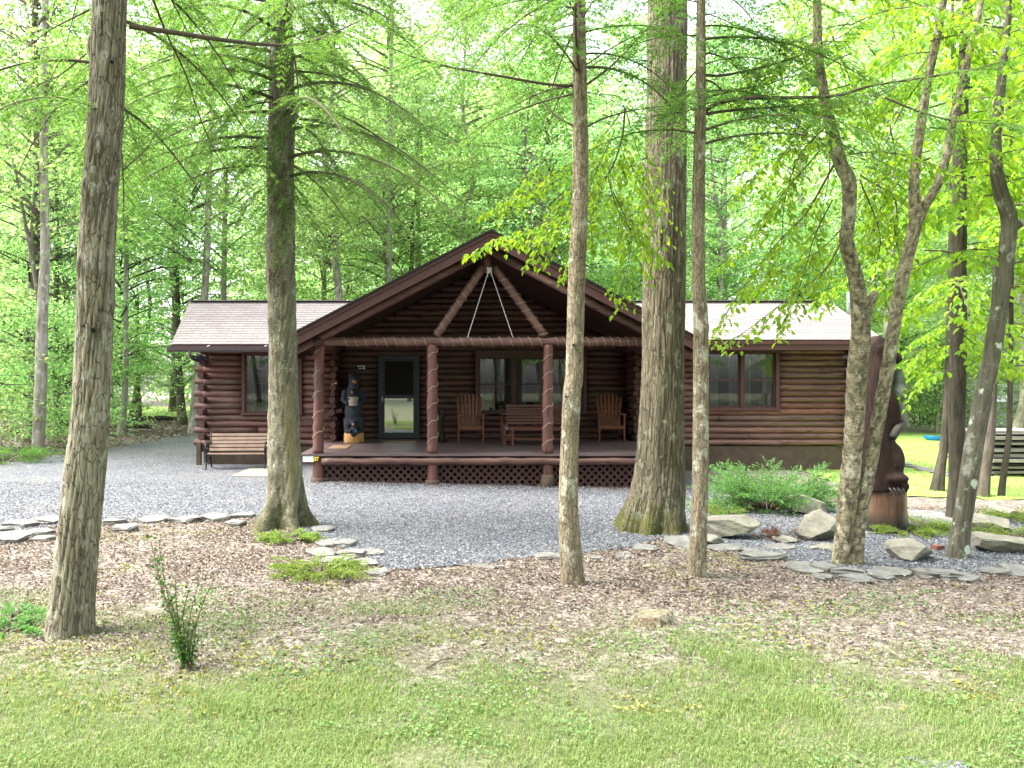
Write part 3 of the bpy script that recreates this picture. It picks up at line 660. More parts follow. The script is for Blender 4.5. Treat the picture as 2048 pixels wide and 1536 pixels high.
# storm door
mb = MB(); x0, x1, z0, z1 = DR; y = YR+.0
mb.box((x0+.03, y, (z0+z1)/2), (.06, .1, z1-z0)); mb.box((x1-.03, y, (z0+z1)/2), (.06, .1, z1-z0)); mb.box(((x0+x1)/2, y, z1-.03), (x1-x0-.122, .1, .06))
dr = mb.build('door', M['slate'], CB)
mb = MB(); a, b = x0+.062, x1-.062; zt, zb = z1-.062, z0+.02
u0, u1, l0, l1 = zat(722, YR), zat(790, YR), zat(797, YR), zat(865, YR)
yy = y-.01
for (p, q) in ((zt, u0), (u1, l0), (l1, zb)): mb.box(((a+b)/2, yy, (p+q)/2), (b-a, .04, p-q))
for x in (a+.045, b-.045): mb.box((x, yy, (u0+l1)/2), (.09, .04, u0-l1-.002)) if False else mb.box((x, yy, (u0+u1)/2), (.09, .04, u0-u1-.003)); mb.box((x, yy, (l0+l1)/2), (.09, .04, l0-l1-.003))
mb.build('storm_frame', M['slate'], dr)
mb = MB(); mb.box(((a+b)/2, yy+.005, (u0+u1)/2), (b-a-.16, .006, u0-u1-.004)); mb.build('screen', M['dark'], dr)
mb = MB(); mb.box(((a+b)/2, yy+.005, (l0+l1)/2), (b-a-.16, .006, l0-l1-.004)); mb.build('pane', M['storm'], dr)
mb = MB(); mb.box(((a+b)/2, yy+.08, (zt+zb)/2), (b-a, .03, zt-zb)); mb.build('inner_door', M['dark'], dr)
mb = MB(); mb.box((a+.035, yy-.03, (u1+l0)/2-.06), (.02, .03, .12)); mb.tube([(a+.035, yy-.055, (u1+l0)/2-.11), (a+.035, yy-.065, (u1+l0)/2-.01)], .009, 8); mb.build('handle', M['steel'], dr)
# stair rail board against the left wing
mb = MB(); mb.bar(P(600, 847, 18.24), P(684, 820, 18.24), .03, .09); mb.build('stair_rail', M['trim'], CB)
# ---------------------------------------------------------------- leaves, twigs, trunks
def unit(a): return a/(np.linalg.norm(a, axis=-1, keepdims=True)+1e-9)
def leaves(mb, c, d, nrm, L, W, six=False, fold=.18, mi=0):
    # c base points, d leaf directions, nrm leaf normals, L/W sizes: folded leaf blades
    c = np.asarray(c, float); d = unit(np.asarray(d, float)); s = unit(np.cross(d, nrm)); u = np.cross(s, d)
    L = np.broadcast_to(L, (len(c),))[:, None]; W = np.broadcast_to(W, (len(c),))[:, None]
    if six:
        v = np.stack([c, c+d*L*.3-s*W*.5+u*W*fold, c+d*L*.68-s*W*.42+u*W*fold, c+d*L-u*L*.1, c+d*L*.68+s*W*.42+u*W*fold, c+d*L*.3+s*W*.5+u*W*fold], 1).reshape(-1, 3)
        i = np.arange(len(c))[:, None]*6; q = np.concatenate([i+np.array([[0, 1, 2, 3]]), i+np.array([[0, 3, 4, 5]])])
        mb.add(v, q, mi)
    else:
        v = np.stack([c, c+d*L*.5-s*W*.5+u*W*fold, c+d*L, c+d*L*.5+s*W*.5+u*W*fold], 1).reshape(-1, 3)
        i = np.arange(len(c))[:, None]*4; q = np.concatenate([i+np.array([[0, 1, 2]]), i+np.array([[0, 2, 3]])])
        mb.add(v, q, mi)
Z3 = np.array([0, 0, 1.])
def limb_leaves(mb, tw, path, kind, rg, side_len=.55, spacing=.085, start=.12, r0=.008, dens=1.0, lsz=.072):
    """twigs and leaves along one branch path; kind 'hem' (feathery flat sprays) or 'leaf' (alternate blades)"""
    path = spline(path, .05); n = len(path); t = unit(np.gradient(path, axis=0)); seg = .05; tot = n*seg
    s = start*tot; sgn = 1; C = []; D = []; N = []; LL = []
    while s < tot*.985:
        i = min(n-1, int(s/seg)); f = s/tot
        ln = side_len*(.35+.65*math.sin(PI*min(1, .25+.75*f)))*rg.uniform(.55, 1.15)*(1 if f < .85 else .7)
        sd = unit(np.cross(t[i], Z3)); up = np.cross(sd, t[i])
        d0 = unit(t[i]*rg.uniform(.5, 1.0)+sd*sgn*rg.uniform(.6, 1.0)+Z3*rg.uniform(-.3, .12))
        m = max(4, int(ln/.04)); k_ = np.linspace(0, 1, m)[:, None]
        pt = path[i]+d0*ln*k_+np.array([0, 0, -1.])*ln*.38*k_**2+sd*rg.normal()*.05*ln*k_**2
        tw.append((pt[::2] if m > 6 else pt, np.linspace(.0028, .0012, len(pt[::2] if m > 6 else pt))))
        tt = unit(np.gradient(pt, axis=0)); s2 = unit(np.cross(tt, Z3))
        if kind == 'hem':
            for sg in (-1, 1):
                base = pt[1:]; w_ = unit(tt[1:]*.75+s2[1:]*sg*.8+np.array([0, 0, -.12])+.12*rg.standard_normal((m-1, 3)))
                l2 = .085*(1.15-k_[1:, 0]*.75)*rg.uniform(.7, 1.3, m-1)
                for q in range(3):
                    b_ = base+w_*(l2*(.05+.33*q))[:, None]
                    for sg2 in (-1, 0, 1) if q == 2 else (-1, 1):
                        e = unit(w_+s2[1:]*0+unit(np.cross(w_, Z3))*sg2*.75+.15*rg.standard_normal((m-1, 3)))
                        C.append(b_); D.append(e); N.append(np.tile(Z3, (m-1, 1))+.35*rg.standard_normal((m-1, 3))); LL.append(np.full(m-1, .034)*rg.uniform(.7, 1.35, m-1))
        else:
            a = np.arange(1, m); sg = np.where(a % 2, 1, -1)[:, None]
            e = unit(tt[a]*.55+s2[a]*sg*.7+np.array([0, 0, -.45])+.25*rg.standard_normal((m-1, 3)))
            keep = rg.random(m-1) < dens
            C.append(pt[a][keep]); D.append(e[keep]); N.append((np.tile(Z3, (m-1, 1))+.45*rg.standard_normal((m-1, 3)))[keep]); LL.append((lsz*rg.uniform(.65, 1.25, m-1))[keep])
        sgn = -sgn; s += spacing*rg.uniform(.7, 1.3)
    if not C: return
    C = np.vstack(C); D = np.vstack(D); N = np.vstack(N); L = np.concatenate(LL)
    if kind == 'hem': leaves(mb, C, D, N, L, L*.27, False, .1)
    else: leaves(mb, C, D, N, L, L*.55, True)
def twigs(tw, n=4):
    mb = MB()
    for p, r in tw: 
        if len(p) > 1: mb.tube(p, r, n)
    return mb
def trunk_geo(pts, nseg, step, seed, amp=.06, kind='furrow', flare=.5, fl_h=.3, lobes=5, knots=()):
    """pts rows x,y,z,r ; returns verts, quads, h (0 furrow .. 1 ridge)"""
    p = spline(pts, step); k = len(p); t, a, b = frames(p[:, :3])
    s = np.concatenate([[0], np.cumsum(np.linalg.norm(np.diff(p[:, :3], axis=0), axis=1))])
    th = np.linspace(0, 2*PI, nseg, endpoint=False); S, T = np.meshgrid(s, th, indexing='ij'); Rr = p[:, 3][:, None]*np.ones(nseg)
    cx = np.cos(T); sx = np.sin(T); o = seed*7.3
    rr = p[0, 3]
    def cyl(ft, fs, q):                       # noise on the cylinder, seamless round it
        return fbm(cx*ft+o+S*fs*.37+50, sx*ft+S*fs+o*1.7+50, q)
    if kind == 'furrow':
        n1 = 1-np.abs(2*cyl(3.2/1*min(2.2, max(.8, rr/.12)), 2.2, 3)-1)
        n2 = 1-np.abs(2*cyl(7*min(2, max(.7, rr/.12)), 6, 2)-1)
        h = np.clip(1-(.65*n1**5+.35*n2**3)*1.25, 0, 1)
    elif kind == 'oak':
        n1 = 1-np.abs(2*cyl(9, 1.1, 3)-1); n2 = 1-np.abs(2*cyl(18, 5, 2)-1)
        h = np.clip(1-(.75*n1**3+.35*n2**3), 0, 1)
    elif kind == 'birch':
        n1 = cyl(2.5, 26, 3); h = np.clip((n1-.3)*2, 0, 1)
    else:
        n1 = cyl(7, 9, 4); h = np.clip((n1-.25)*1.8, 0, 1)
    lump = cyl(1.2, 1.6, 2)-.5
    zb = s
    fl = 1+flare*np.exp(-((zb-.15)/fl_h).clip(0))[:, None]*(.55+.55*np.cos(lobes*T+o+.5*np.sin(2*T+o)))
    rad = Rr*fl*(1+.10*lump)+Rr*amp*(h-.6)*np.clip(.6+.4*(rr/Rr).clip(0, 2), .5, 1.4)
    v = p[:, None, :3]+a[:, None]*(np.cos(T)*rad)[..., None]+b[:, None]*(np.sin(T)*rad)[..., None]
    for kx, ky, kz, kr in knots:
        dd = v-np.array([kx, ky, kz]); dist = np.sqrt((dd[..., 0]**2+dd[..., 1]**2+(dd[..., 2]*.85)**2))/kr
        nrm = unit(v-p[:, None, :3]); hgt = np.exp(-dist**2*1.2)*(1+.9*(cyl(8, 14, 2)-.5))-.35*np.exp(-dist**2*9)
        v = v+nrm*(hgt*kr*.42)[..., None]; h = h*(1-.55*np.exp(-dist**2*1.5))
    i, j = np.meshgrid(np.arange(k-1), np.arange(nseg), indexing='ij')
    q = np.stack([i*nseg+j, i*nseg+(j+1) % nseg, (i+1)*nseg+(j+1) % nseg, (i+1)*nseg+j], -1).reshape(-1, 4)
    return v.reshape(-1, 3), q, h.ravel(), p
def trunk(name, pts, mat, parent, nseg=48, step=.04, seed=1, **kw):
    v, q, h, p = trunk_geo(pts, nseg, step, seed, **kw)
    k = len(v)//nseg
    o = MB().add(v, [q, np.arange(nseg)[None]+(k-1)*nseg]).build(name, mat, parent, True)
    at = o.data.attributes.new('h', 'FLOAT', 'POINT'); at.data.foreach_set('value', h.astype(np.float32))
    return o
def pixpts(rows, Y, dY=0):
    out = []
    for i, (px, py, hw) in enumerate(rows):
        y = Y+dY*i/max(1, len(rows)-1); out.append([*P(px, py, y), hw*y/F])
    return np.array(out)
def base_of(rows):
    b = G(rows[0][0], rows[0][1]); return b
def hw_at(rows, py):
    a = np.array(rows); return np.interp(-py, -a[:, 1], a[:, 2]), np.interp(-py, -a[:, 1], a[:, 0])
def near_tree(name, label, rows, mat, seed, stems=(), nseg=72, step=.03, kn=(), **kw):
    b = base_of(rows); Y = b[1]; ks = []
    for px, py, r in kn:
        hw, cx_ = hw_at(rows, py); off = max(-.98, min(.98, (px-cx_)/hw)); c = P(px, py, Y-hw*Y/F*math.sqrt(1-off*off)); ks.append((*c, r))
    e = empty(name, b, label, 'tree')
    pts = pixpts(rows, Y); pts = np.vstack([[*(pts[0][:3]-[0, 0, .18]), pts[0][3]*1.05], pts])
    trunk('trunk', pts, mat, e, nseg, step, seed, knots=ks, **kw)
    for i, (r2, nm) in enumerate(stems):
        q = pixpts(r2, Y); 
        if nm == 'trunk': q = np.vstack([[*(q[0][:3]-[0, 0, .18]), q[0][3]], q])
        trunk(nm, q, mat, e, max(20, nseg//2), step*1.3, seed+3+i, **{**kw, 'flare': kw.get('flare', .3) if nm == 'trunk' else 0})
    return e, Y
# ------- near trees
T1r = [(141, 1266, 50), (150, 1150, 45.5), (165, 990, 43.5), (184, 780, 39.5), (194, 480, 38.5), (210, 255, 37), (219, 0, 36), (226, -300, 33), (232, -1000, 22)]
T2r = [(567, 1053, 38), (569, 1015, 36), (570, 985, 35), (567, 841, 31), (566, 732, 28.5), (562, 440, 27), (563, 200, 25), (562, 0, 22), (562, -400, 17), (560, -900, 8)]
T3r = [(1145, 1167, 23), (1141, 1100, 22), (1137, 980, 18.8), (1143, 800, 18), (1149, 740, 17.4), (1153, 560, 16.5), (1159, 440, 15.8), (1161, 300, 15.2), (1159, 150, 14), (1158, 0, 13), (1157, -400, 9), (1157, -900, 4)]
T4r = [(1302, 1061, 58), (1309, 1015, 54), (1315, 980, 51), (1321, 878, 45.6), (1326, 740, 41), (1329, 440, 41), (1333, 200, 38), (1335, 0, 37), (1337, -400, 30), (1338, -900, 20)]
T5r = [(1394, 1152, 17.5), (1400, 980, 15.8), (1402, 800, 15), (1401, 640, 14), (1397, 560, 13), (1397, 400, 12.3), (1401, 200, 10.5), (1402, 0, 8.5), (1404, -400, 5)]
T6a = [(1683, 1130, 19), (1687, 1085, 18), (1698, 977, 19), (1707, 872, 19), (1714, 747, 20), (1722, 664, 19), (1718, 602, 17), (1709, 547, 15), (1693, 480, 14), (1697, 437, 13.5), (1698, 365, 15), (1682, 328, 14), (1662, 255, 12.5), (1647, 182, 10.5), (1636, 109, 11), (1634, 0, 9), (1632, -300, 6)]
T6b = [(1712, 1132, 19), (1714, 1085, 18), (1722, 1039, 16), (1746, 914, 14.5), (1765, 810, 14.5), (1783, 706, 13.5), (1796, 622, 13.5), (1807, 560, 14), (1821, 502, 14), (1831, 460, 14.5), (1836, 425, 15), (1831, 365, 11), (1844, 255, 10), (1862, 146, 9), (1884, 36, 8.5), (1893, -60, 8), (1905, -350, 4)]
T6c = [(1838, 440, 9), (1850, 412, 9), (1877, 365, 8.5), (1898, 292, 8.5), (1906, 237, 8), (1930, 140, 6.5), (1955, 40, 6), (1970, -60, 5)]
T6d = [(1722, 664, 11), (1735, 620, 10), (1748, 588, 8), (1750, 583, 5)]
T7r = [(1917, 1117, 19), (1919, 1080, 17.5), (1928, 1018, 16), (1948, 893, 16), (1968, 789, 15.3), (1988, 685, 15), (2004, 581, 14.3), (2013, 510, 14), (2018, 437, 14), (2001, 383, 13), (1992, 328, 11), (1993, 255, 9.5), (2006, 130, 8), (2015, 0, 7), (2020, -300, 4)]
T7b = [(2018, 462, 8), (2034, 452, 7), (2060, 430, 6), (2100, 380, 5)]
T8r = [(1906, 1042, 12), (1910, 990, 13), (1913, 951, 13.6), (1914, 820, 14.5), (1916, 690, 14.8), (1917, 560, 14), (1920, 300, 12), (1930, 100, 10), (1935, 0, 9), (1945, -400, 5)]
T9r = [(1875, 983, 11), (1882, 930, 8.5), (1889, 886, 7.5), (1896, 760, 6.5), (1901, 560, 5.5), (1905, 300, 4), (1905, 0, 2.5)]
T10r = [(1964, 994, 12), (1971, 940, 10), (1979, 886, 9), (1983, 814, 8), (1990, 640, 7), (1997, 400, 5.5), (2000, 100, 4)]
T11r = [(2002, 994, 6), (2010, 930, 5.5), (2018, 870, 5), (2021, 723, 4.5), (2023, 500, 4), (2020, 200, 3)]
T1r = [(a, b, c*.89) for a, b, c in T1r]
tr1, Y1 = near_tree('maple_tree', 'thick straight furrowed grey trunk standing in the leaf bed beside the twiggy shrub', T1r, M['bark_maple'], 1, kn=[(183, 95, .07), (224, 122, .06), (236, 235, .08), (182, 378, .07), (200, 290, .08), (200, 650, .07), (170, 530, .07), (198, 545, .08), (224, 608, .06)], nseg=120, step=.022, amp=.10, flare=.28, fl_h=.22, lobes=4)
tr2, Y2 = near_tree('hemlock_tree', 'grey trunk with a long pale bare scar and mossy flared foot beside the edging stones', T2r, M['bark_mossy'], 2, kn=[(554, 492, .20), (549, 549, .16), (584, 425, .12), (600, 222, .18), (549, 330, .14), (590, 680, .10), (545, 640, .08)], nseg=96, step=.035, amp=.07, kind='plain', flare=1.15, fl_h=.24, lobes=5)
tr3, Y3 = near_tree('slim_hemlock_tree', 'slim pale tan trunk rising in front of the glider bench on the porch', T3r, M['bark_thin'], 3, kn=[(1152, 690, .04), (1150, 760, .03), (1163, 560, .04), (1148, 640, .035), (1155, 470, .035), (1130, 800, .03), (1165, 330, .03), (1160, 250, .04)], nseg=64, step=.03, amp=.07, kind='plain', flare=.2, fl_h=.12)
tr4, Y4 = near_tree('oak_tree', 'thickest trunk with ridged bark and mossy spreading roots at the gravel edge', T4r, M['bark_oak'], 4, nseg=150, step=.03, amp=.075, kind='oak', flare=.40, fl_h=.30, lobes=7)
tr5, Y5 = near_tree('slim_hemlock_tree', 'slim knotty grey trunk rising just right of the thickest oak trunk', T5r, M['bark_thin'], 5, kn=[(1408, 735, .05), (1403, 620, .05), (1393, 600, .04), (1410, 655, .05), (1392, 480, .03), (1404, 860, .04)], nseg=56, step=.03, amp=.08, kind='plain', flare=.15, fl_h=.12)
T6a = [(a, b, c*.93) for a, b, c in T6a]; T6b = [(a-3, b, c*.86) for a, b, c in T6b]
tr6, Y6 = near_tree('birch_tree', 'yellow birch with two leaning peeling stems in front of the tall bear carving', T6a, M['bark_birch'], 6, [(T6b, 'trunk'), (T6c, 'limb'), (T6d, 'broken_limb')], nseg=64, step=.03, amp=.09, kind='birch', flare=.25, fl_h=.12)
tr7, Y7 = near_tree('lichen_maple_tree', 'leaning grey trunk spotted with pale lichen between the two low boulders', T7r, M['bark_lichen'], 7, [(T7b, 'limb')], nseg=56, step=.035, amp=.06, kind='plain', flare=.2, fl_h=.15)
tr8, Y8 = near_tree('dark_maple_tree', 'straight dark trunk just behind the lichen spotted leaning trunk', T8r, M['bark_dark'], 8, nseg=40, step=.06, amp=.06, flare=.2, fl_h=.2)
tr9, Y9 = near_tree('slender_tree', 'slender dark trunk on the lawn edge right of the tall bear carving', T9r, M['bark_dark'], 9, nseg=24, step=.1, amp=.05, flare=.4, fl_h=.3)
tr10, Y10 = near_tree('slender_tree', 'slender brown trunk in front of the stacked grey boards', T10r, M['bark_farb'], 10, nseg=24, step=.1, amp=.05, flare=.3, fl_h=.3)
tr11, Y11 = near_tree('sapling', 'thin dark sapling stem crossing the right half of the stacked boards', T11r, M['bark_dark'], 11, nseg=16, step=.1, amp=.05, flare=.2, fl_h=.3)
for rows, tr, Y, hs in ((T1r, tr1, Y1, [(187, 661, .017), (167, 652, .008), (183, 375, .014), (224, 124, .012), (180, 96, .018)]), (T3r, tr3, Y3, [(1147, 690, .011), (1160, 560, .008), (1131, 793, .009), (1164, 515, .009)])):
    for px, py, r in hs:
        hw, cx_ = hw_at(rows, py); off = max(-.95, min(.95, (px-cx_)/hw)); dy = hw*Y/F*math.sqrt(1-off*off)
        MB().tube([P(px, py, Y-dy-.03), P(px, py, Y-dy+.03)], [r, r*.8], 10).build('knot_hole', M['dark'], tr)
# ------- branches with foliage on the near trees
def P3(l, n=None): return np.array([P(*q) for q in l])
def foliage(tree, paths, kind, seed, leafm, rad=.012, **kw):
    rg = np.random.default_rng(seed); mb = MB()
    for pth in paths:
        q = spline(pth, .08); r = np.linspace(1, .12, len(q))*rad*min(1.6, max(.4, len(q)*.08/1.6)); tw = []
        b = MB().tube(q, r, 7, .15); limb_leaves(mb, tw, pth, kind, rg, **kw)
        for p_, r_ in tw:
            if len(p_) > 1: b.tube(p_, r_, 3)
        b.build('branch', M['twig'], tree, True)
    if mb.v: mb.build('foliage', leafm, tree)
def auto_branches(cx, cy, zs, az0, az1, lmin, lmax, rg, rise=.12, droop=.35):
    out = []
    for z in zs:
        a = rg.uniform(R(az0), R(az1)); L = rg.uniform(lmin, lmax); d = np.array([math.cos(a), math.sin(a), 0])
        k_ = np.linspace(0, 1, 7)[:, None]; s = np.array([-d[1], d[0], 0])*rg.normal()*.12
        out.append(np.array([cx, cy, z])+d*L*k_+Z3*(rise*L*np.sin(k_*PI*.5)-droop*L*k_**2)+s*L*k_**2)
    return out
rg = np.random.default_rng(21)
x1, y1 = P(219, 0, Y1)[:2]; x2, y2 = P(563, 100, Y2)[:2]; x3, y3 = P(1159, 100, Y3)[:2]; x5, y5 = P(1402, 100, Y5)[:2]
# left maple trunk carries a dark limb to the right and thin drooping boughs
foliage(tr1, [P3([(258, 52, Y1), (330, 62, Y1+.1), (420, 76, Y1+.3), (520, 88, Y1+.5), (600, 88, Y1+.8), (680, 60, Y1+1.2), (760, 20, Y1+1.6)])], 'hem', 31, M['leaf_hem'], .0135, side_len=.5, spacing=.10, start=.45)
foliage(tr1, [P3([(292, -40, Y1+.1), (330, 60, Y1+.3), (372, 150, Y1+.5), (402, 240, Y1+.7), (440, 320, Y1+.9), (490, 385, Y1+1.1)]),
              P3([(246, 340, Y1), (290, 300, Y1+.1), (330, 235, Y1+.2), (372, 175, Y1+.3)]),
              P3([(172, 108, Y1), (120, 150, Y1-.1), (60, 175, Y1-.2), (0, 190, Y1-.3), (-60, 190, Y1-.4)]),
              P3([(178, 20, Y1), (100, 60, Y1+.2), (30, 110, Y1+.3), (-40, 130, Y1+.4)])], 'hem', 32, M['leaf_hem'], .010, side_len=.42, spacing=.07, start=.3)
foliage(tr1, auto_branches(x1, y1, rg.uniform(3.4, 5.4, 9), -20, 110, 1.2, 2.4, rg, .1, .5)+auto_branches(x1, y1, rg.uniform(3.5, 5.4, 8), 100, 260, 1.0, 2.0, rg, .1, .45), 'hem', 33, M['leaf_hem'], .012, side_len=.42, spacing=.075)
foliage(tr2, auto_branches(x2, y2, np.linspace(4.35, 7.6, 26), -200, 20, 1.0, 2.9, rg, .1, .5)+auto_branches(x2, y2, np.linspace(4.6, 7.6, 16), 0, 180, 1.2, 3.0, rg, .1, .4), 'hem', 34, M['leaf_hem'], .016, side_len=.55, spacing=.085)
foliage(tr2, auto_branches(x2, y2, np.linspace(4.0, 6.9, 22), -160, -30, .5, 1.3, rg, .05, .9), 'hem', 35, M['leaf_hem'], .010, side_len=.40, spacing=.06)
# slim hemlock in the middle
foliage(tr3, [P3([(1146, 172, Y3), (1090, 168, Y3), (1000, 152, Y3-.1), (930, 140, Y3-.2), (850, 122, Y3-.3), (780, 95, Y3-.4), (700, 62, Y3-.5)]),
              P3([(1146, 188, Y3), (1080, 205, Y3+.2), (1010, 232, Y3+.3), (965, 250, Y3+.4), (920, 282, Y3+.5), (850, 291, Y3+.6)]),
              P3([(1147, 252, Y3), (1110, 230, Y3+.1), (1060, 175, Y3+.3), (1020, 135, Y3+.4), (990, 80, Y3+.5)]),
              P3([(1172, 130, Y3), (1230, 92, Y3-.1), (1300, 58, Y3-.2), (1390, 25, Y3-.3)]),
              P3([(1173, 170, Y3), (1230, 125, Y3+.3), (1300, 50, Y3+.5), (1340, 0, Y3+.6)]),
              P3([(1172, 255, Y3), (1205, 238, Y3), (1260, 222, Y3+.1), (1330, 212, Y3+.2), (1400, 205, Y3+.3)]),
              P3([(1172, 185, Y3), (1205, 192, Y3+.1), (1250, 215, Y3+.2)])], 'hem', 41, M['leaf_hem'], .011, side_len=.30, spacing=.085, start=.35)
foliage(tr3, auto_branches(x3, y3, rg.uniform(4.3, 6.2, 34), 0, 360, 1.0, 2.7, rg, .2, .35), 'hem', 42, M['leaf_hem'], .010, side_len=.36, spacing=.08)
foliage(tr5, [P3([(1410, 222, Y5), (1440, 205, Y5), (1500, 196, Y5-.1), (1600, 195, Y5-.2), (1680, 190, Y5-.3), (1740, 172, Y5-.4), (1850, 155, Y5-.5), (1960, 135, Y5-.6), (2060, 105, Y5-.7)]),
              P3([(1410, 228, Y5), (1470, 220, Y5+.1), (1560, 214, Y5+.3), (1640, 205, Y5+.5), (1690, 190, Y5+.6)]),
              P3([(1409, 112, Y5), (1450, 82, Y5), (1500, 42, Y5-.1), (1560, 8, Y5-.2)]),
              P3([(1409, 150, Y5), (1450, 150, Y5+.1), (1540, 130, Y5+.2), (1640, 95, Y5+.3), (1720, 50, Y5+.3)]),
              P3([(1409, 195, Y5), (1480, 178, Y5+.1), (1560, 160, Y5-.2), (1650, 105, Y5-.3)]),
              P3([(1398, 215, Y5), (1360, 225, Y5), (1300, 232, Y5-.1), (1250, 250, Y5-.1)]),
              P3([(1770, 195, Y5-.4), (1830, 220, Y5-.5), (1900, 240, Y5-.6), (1990, 248, Y5-.6), (2060, 255, Y5-.7)])], 'hem', 51, M['leaf_hem'], .014, side_len=.40, spacing=.07, start=.2)
foliage(tr5, auto_branches(x5, y5, np.linspace(3.9, 6.3, 20), -60, 70, .8, 2.2, rg, .15, .4)+auto_branches(x5, y5, np.linspace(4.0, 6.2, 8), 90, 260, .6, 1.4, rg, .15, .4), 'hem', 52, M['leaf_hem'], .011, side_len=.40, spacing=.075)
# beech boughs hanging by the gable: they belong to a beech whose stem stands outside the picture's top
def hang(l, Y): return P3([(a, b, Y+.12*i) for i, (a, b) in enumerate(l)])
be = [hang([(1250, 215), (1243, 280), (1215, 350), (1150, 415), (1060, 455), (990, 480), (935, 512)], 7.6), hang([(1215, 350), (1235, 420), (1270, 470), (1310, 515), (1332, 525)], 7.9),
      hang([(1243, 280), (1262, 330), (1272, 380), (1238, 400)], 7.7), hang([(1225, 380), (1262, 470), (1250, 550), (1240, 610)], 7.8), hang([(1150, 415), (1110, 460), (1080, 500), (1065, 515)], 8.0),
      hang([(1215, 350), (1180, 440), (1160, 500), (1130, 555)], 8.2), hang([(1250, 215), (1275, 300), (1300, 370), (1290, 440)], 7.9), hang([(1250, 215), (1190, 290), (1120, 340), (1040, 400)], 8.4), hang([(1180, 330), (1120, 400), (1080, 470), (1020, 480)], 8.3), hang([(1262, 330), (1300, 400), (1310, 460), (1290, 500)], 8.6), hang([(1230, 260), (1180, 380), (1190, 470), (1240, 500)], 8.5), hang([(1100, 300), (1060, 360), (1010, 400), (960, 430)], 8.7)]
foliage(tr3, be, 'leaf', 61, M['leaf_beech'], .007, side_len=.32, spacing=.038, start=.15)
# birch foliage: hanging sprays left and right
bi = [hang([(1668, 330), (1640, 380), (1610, 430), (1560, 480), (1510, 540), (1470, 600), (1440, 650), (1420, 690)], 7.4), hang([(1640, 300), (1590, 360), (1540, 420), (1490, 480), (1440, 530)], 7.7),
      hang([(1665, 400), (1630, 470), (1610, 540), (1590, 600), (1560, 670)], 7.5), hang([(1690, 470), (1650, 540), (1600, 580), (1520, 640), (1480, 670), (1430, 690)], 7.3),
      hang([(1625, 250), (1580, 290), (1530, 380), (1520, 440)], 8.1), hang([(1640, 200), (1660, 320), (1640, 440), (1620, 520)], 8.3), hang([(1720, 360), (1760, 470), (1750, 560), (1780, 640)], 8.3),
      hang([(1720, 350), (1790, 400), (1790, 480), (1830, 560)], 8.5), hang([(1780, 250), (1790, 330), (1760, 420), (1740, 500)], 8.6), hang([(1560, 120), (1540, 200), (1500, 300), (1480, 380)], 8.6),
      hang([(1830, 370), (1790, 440), (1800, 540), (1770, 600)], 8.2), hang([(1660, 60), (1700, 160), (1740, 260), (1770, 340)], 8.4), hang([(1880, 60), (1840, 140), (1790, 190), (1730, 260)], 8.2),
      hang([(1690, 450), (1640, 500), (1580, 530), (1530, 560), (1500, 600)], 7.9), hang([(1655, 250), (1600, 310), (1570, 400), (1560, 500), (1530, 570)], 7.8), hang([(1700, 420), (1680, 500), (1660, 560), (1650, 620)], 8.6)]
foliage(tr6, bi, 'leaf', 62, M['leaf_beech'], .008, side_len=.34, spacing=.055, start=.12)
x6, y6 = P(1700, 300, Y6)[:2]; x6b = P(1860, 100, Y6)[0]
foliage(tr6, auto_branches(x6, y6, rg.uniform(3.6, 6.2, 14), -60, 240, .8, 1.9, rg, .1, .6)+auto_branches(x6b, y6, rg.uniform(3.8, 6.3, 12), -60, 200, .8, 1.8, rg, .1, .6), 'leaf', 63, M['leaf_beech'], .008, side_len=.36, spacing=.06)
# maple foliage at the right edge
x8, y8 = P(1918, 400, Y8)[:2]; x7, y7 = P(2005, 400, Y7)[:2]
foliage(tr8, auto_branches(x8, y8, rg.uniform(3.0, 7.2, 34), -200, 60, .9, 2.3, rg, .12, .45), 'leaf', 71, M['leaf_maple'], lsz=.105, rad=.010, side_len=.48, spacing=.07)
foliage(tr8, [hang([(1914, 690), (1880, 690), (1840, 710), (1800, 720), (1755, 735)], 10.2), hang([(1912, 740), (1870, 745), (1830, 770), (1790, 790)], 9.6), hang([(1916, 660), (1950, 690), (1990, 720), (2030, 740)], 10.0),
              hang([(1914, 600), (1860, 610), (1810, 640), (1780, 690)], 10.4), hang([(1918, 620), (1960, 640), (2010, 650), (2050, 690)], 10.0), hang([(1916, 560), (1870, 570), (1840, 590), (1800, 640)], 10.0)], 'leaf', 72, M['leaf_maple'], lsz=.105, rad=.010, side_len=.42, spacing=.06)
foliage(tr7, auto_branches(x7, y7, rg.uniform(2.6, 5.6, 18), -100, 220, .7, 1.7, rg, .12, .45), 'leaf', 73, M['leaf_maple'], lsz=.105, rad=.008, side_len=.40, spacing=.07)
foliage(tr10, auto_branches(*P(1985, 700, Y10)[:2], rg.uniform(2.0, 8.5, 26), 0, 360, .9, 2.2, rg, .15, .4), 'leaf', 74, M['leaf_maple'], lsz=.105, rad=.010, side_len=.5, spacing=.085)
foliage(tr9, auto_branches(*P(1897, 700, Y9)[:2], rg.uniform(2.2, 8.0, 20), 0, 360, .8, 2.0, rg, .12, .5), 'hem', 75, M['leaf_hem'], .012, side_len=.5, spacing=.09)
foliage(tr11, auto_branches(*P(2020, 700, Y11)[:2], rg.uniform(1.6, 7.5, 16), 0, 360, .8, 1.8, rg, .12, .5), 'leaf', 76, M['leaf_maple'], lsz=.105, rad=.008, side_len=.45, spacing=.09)

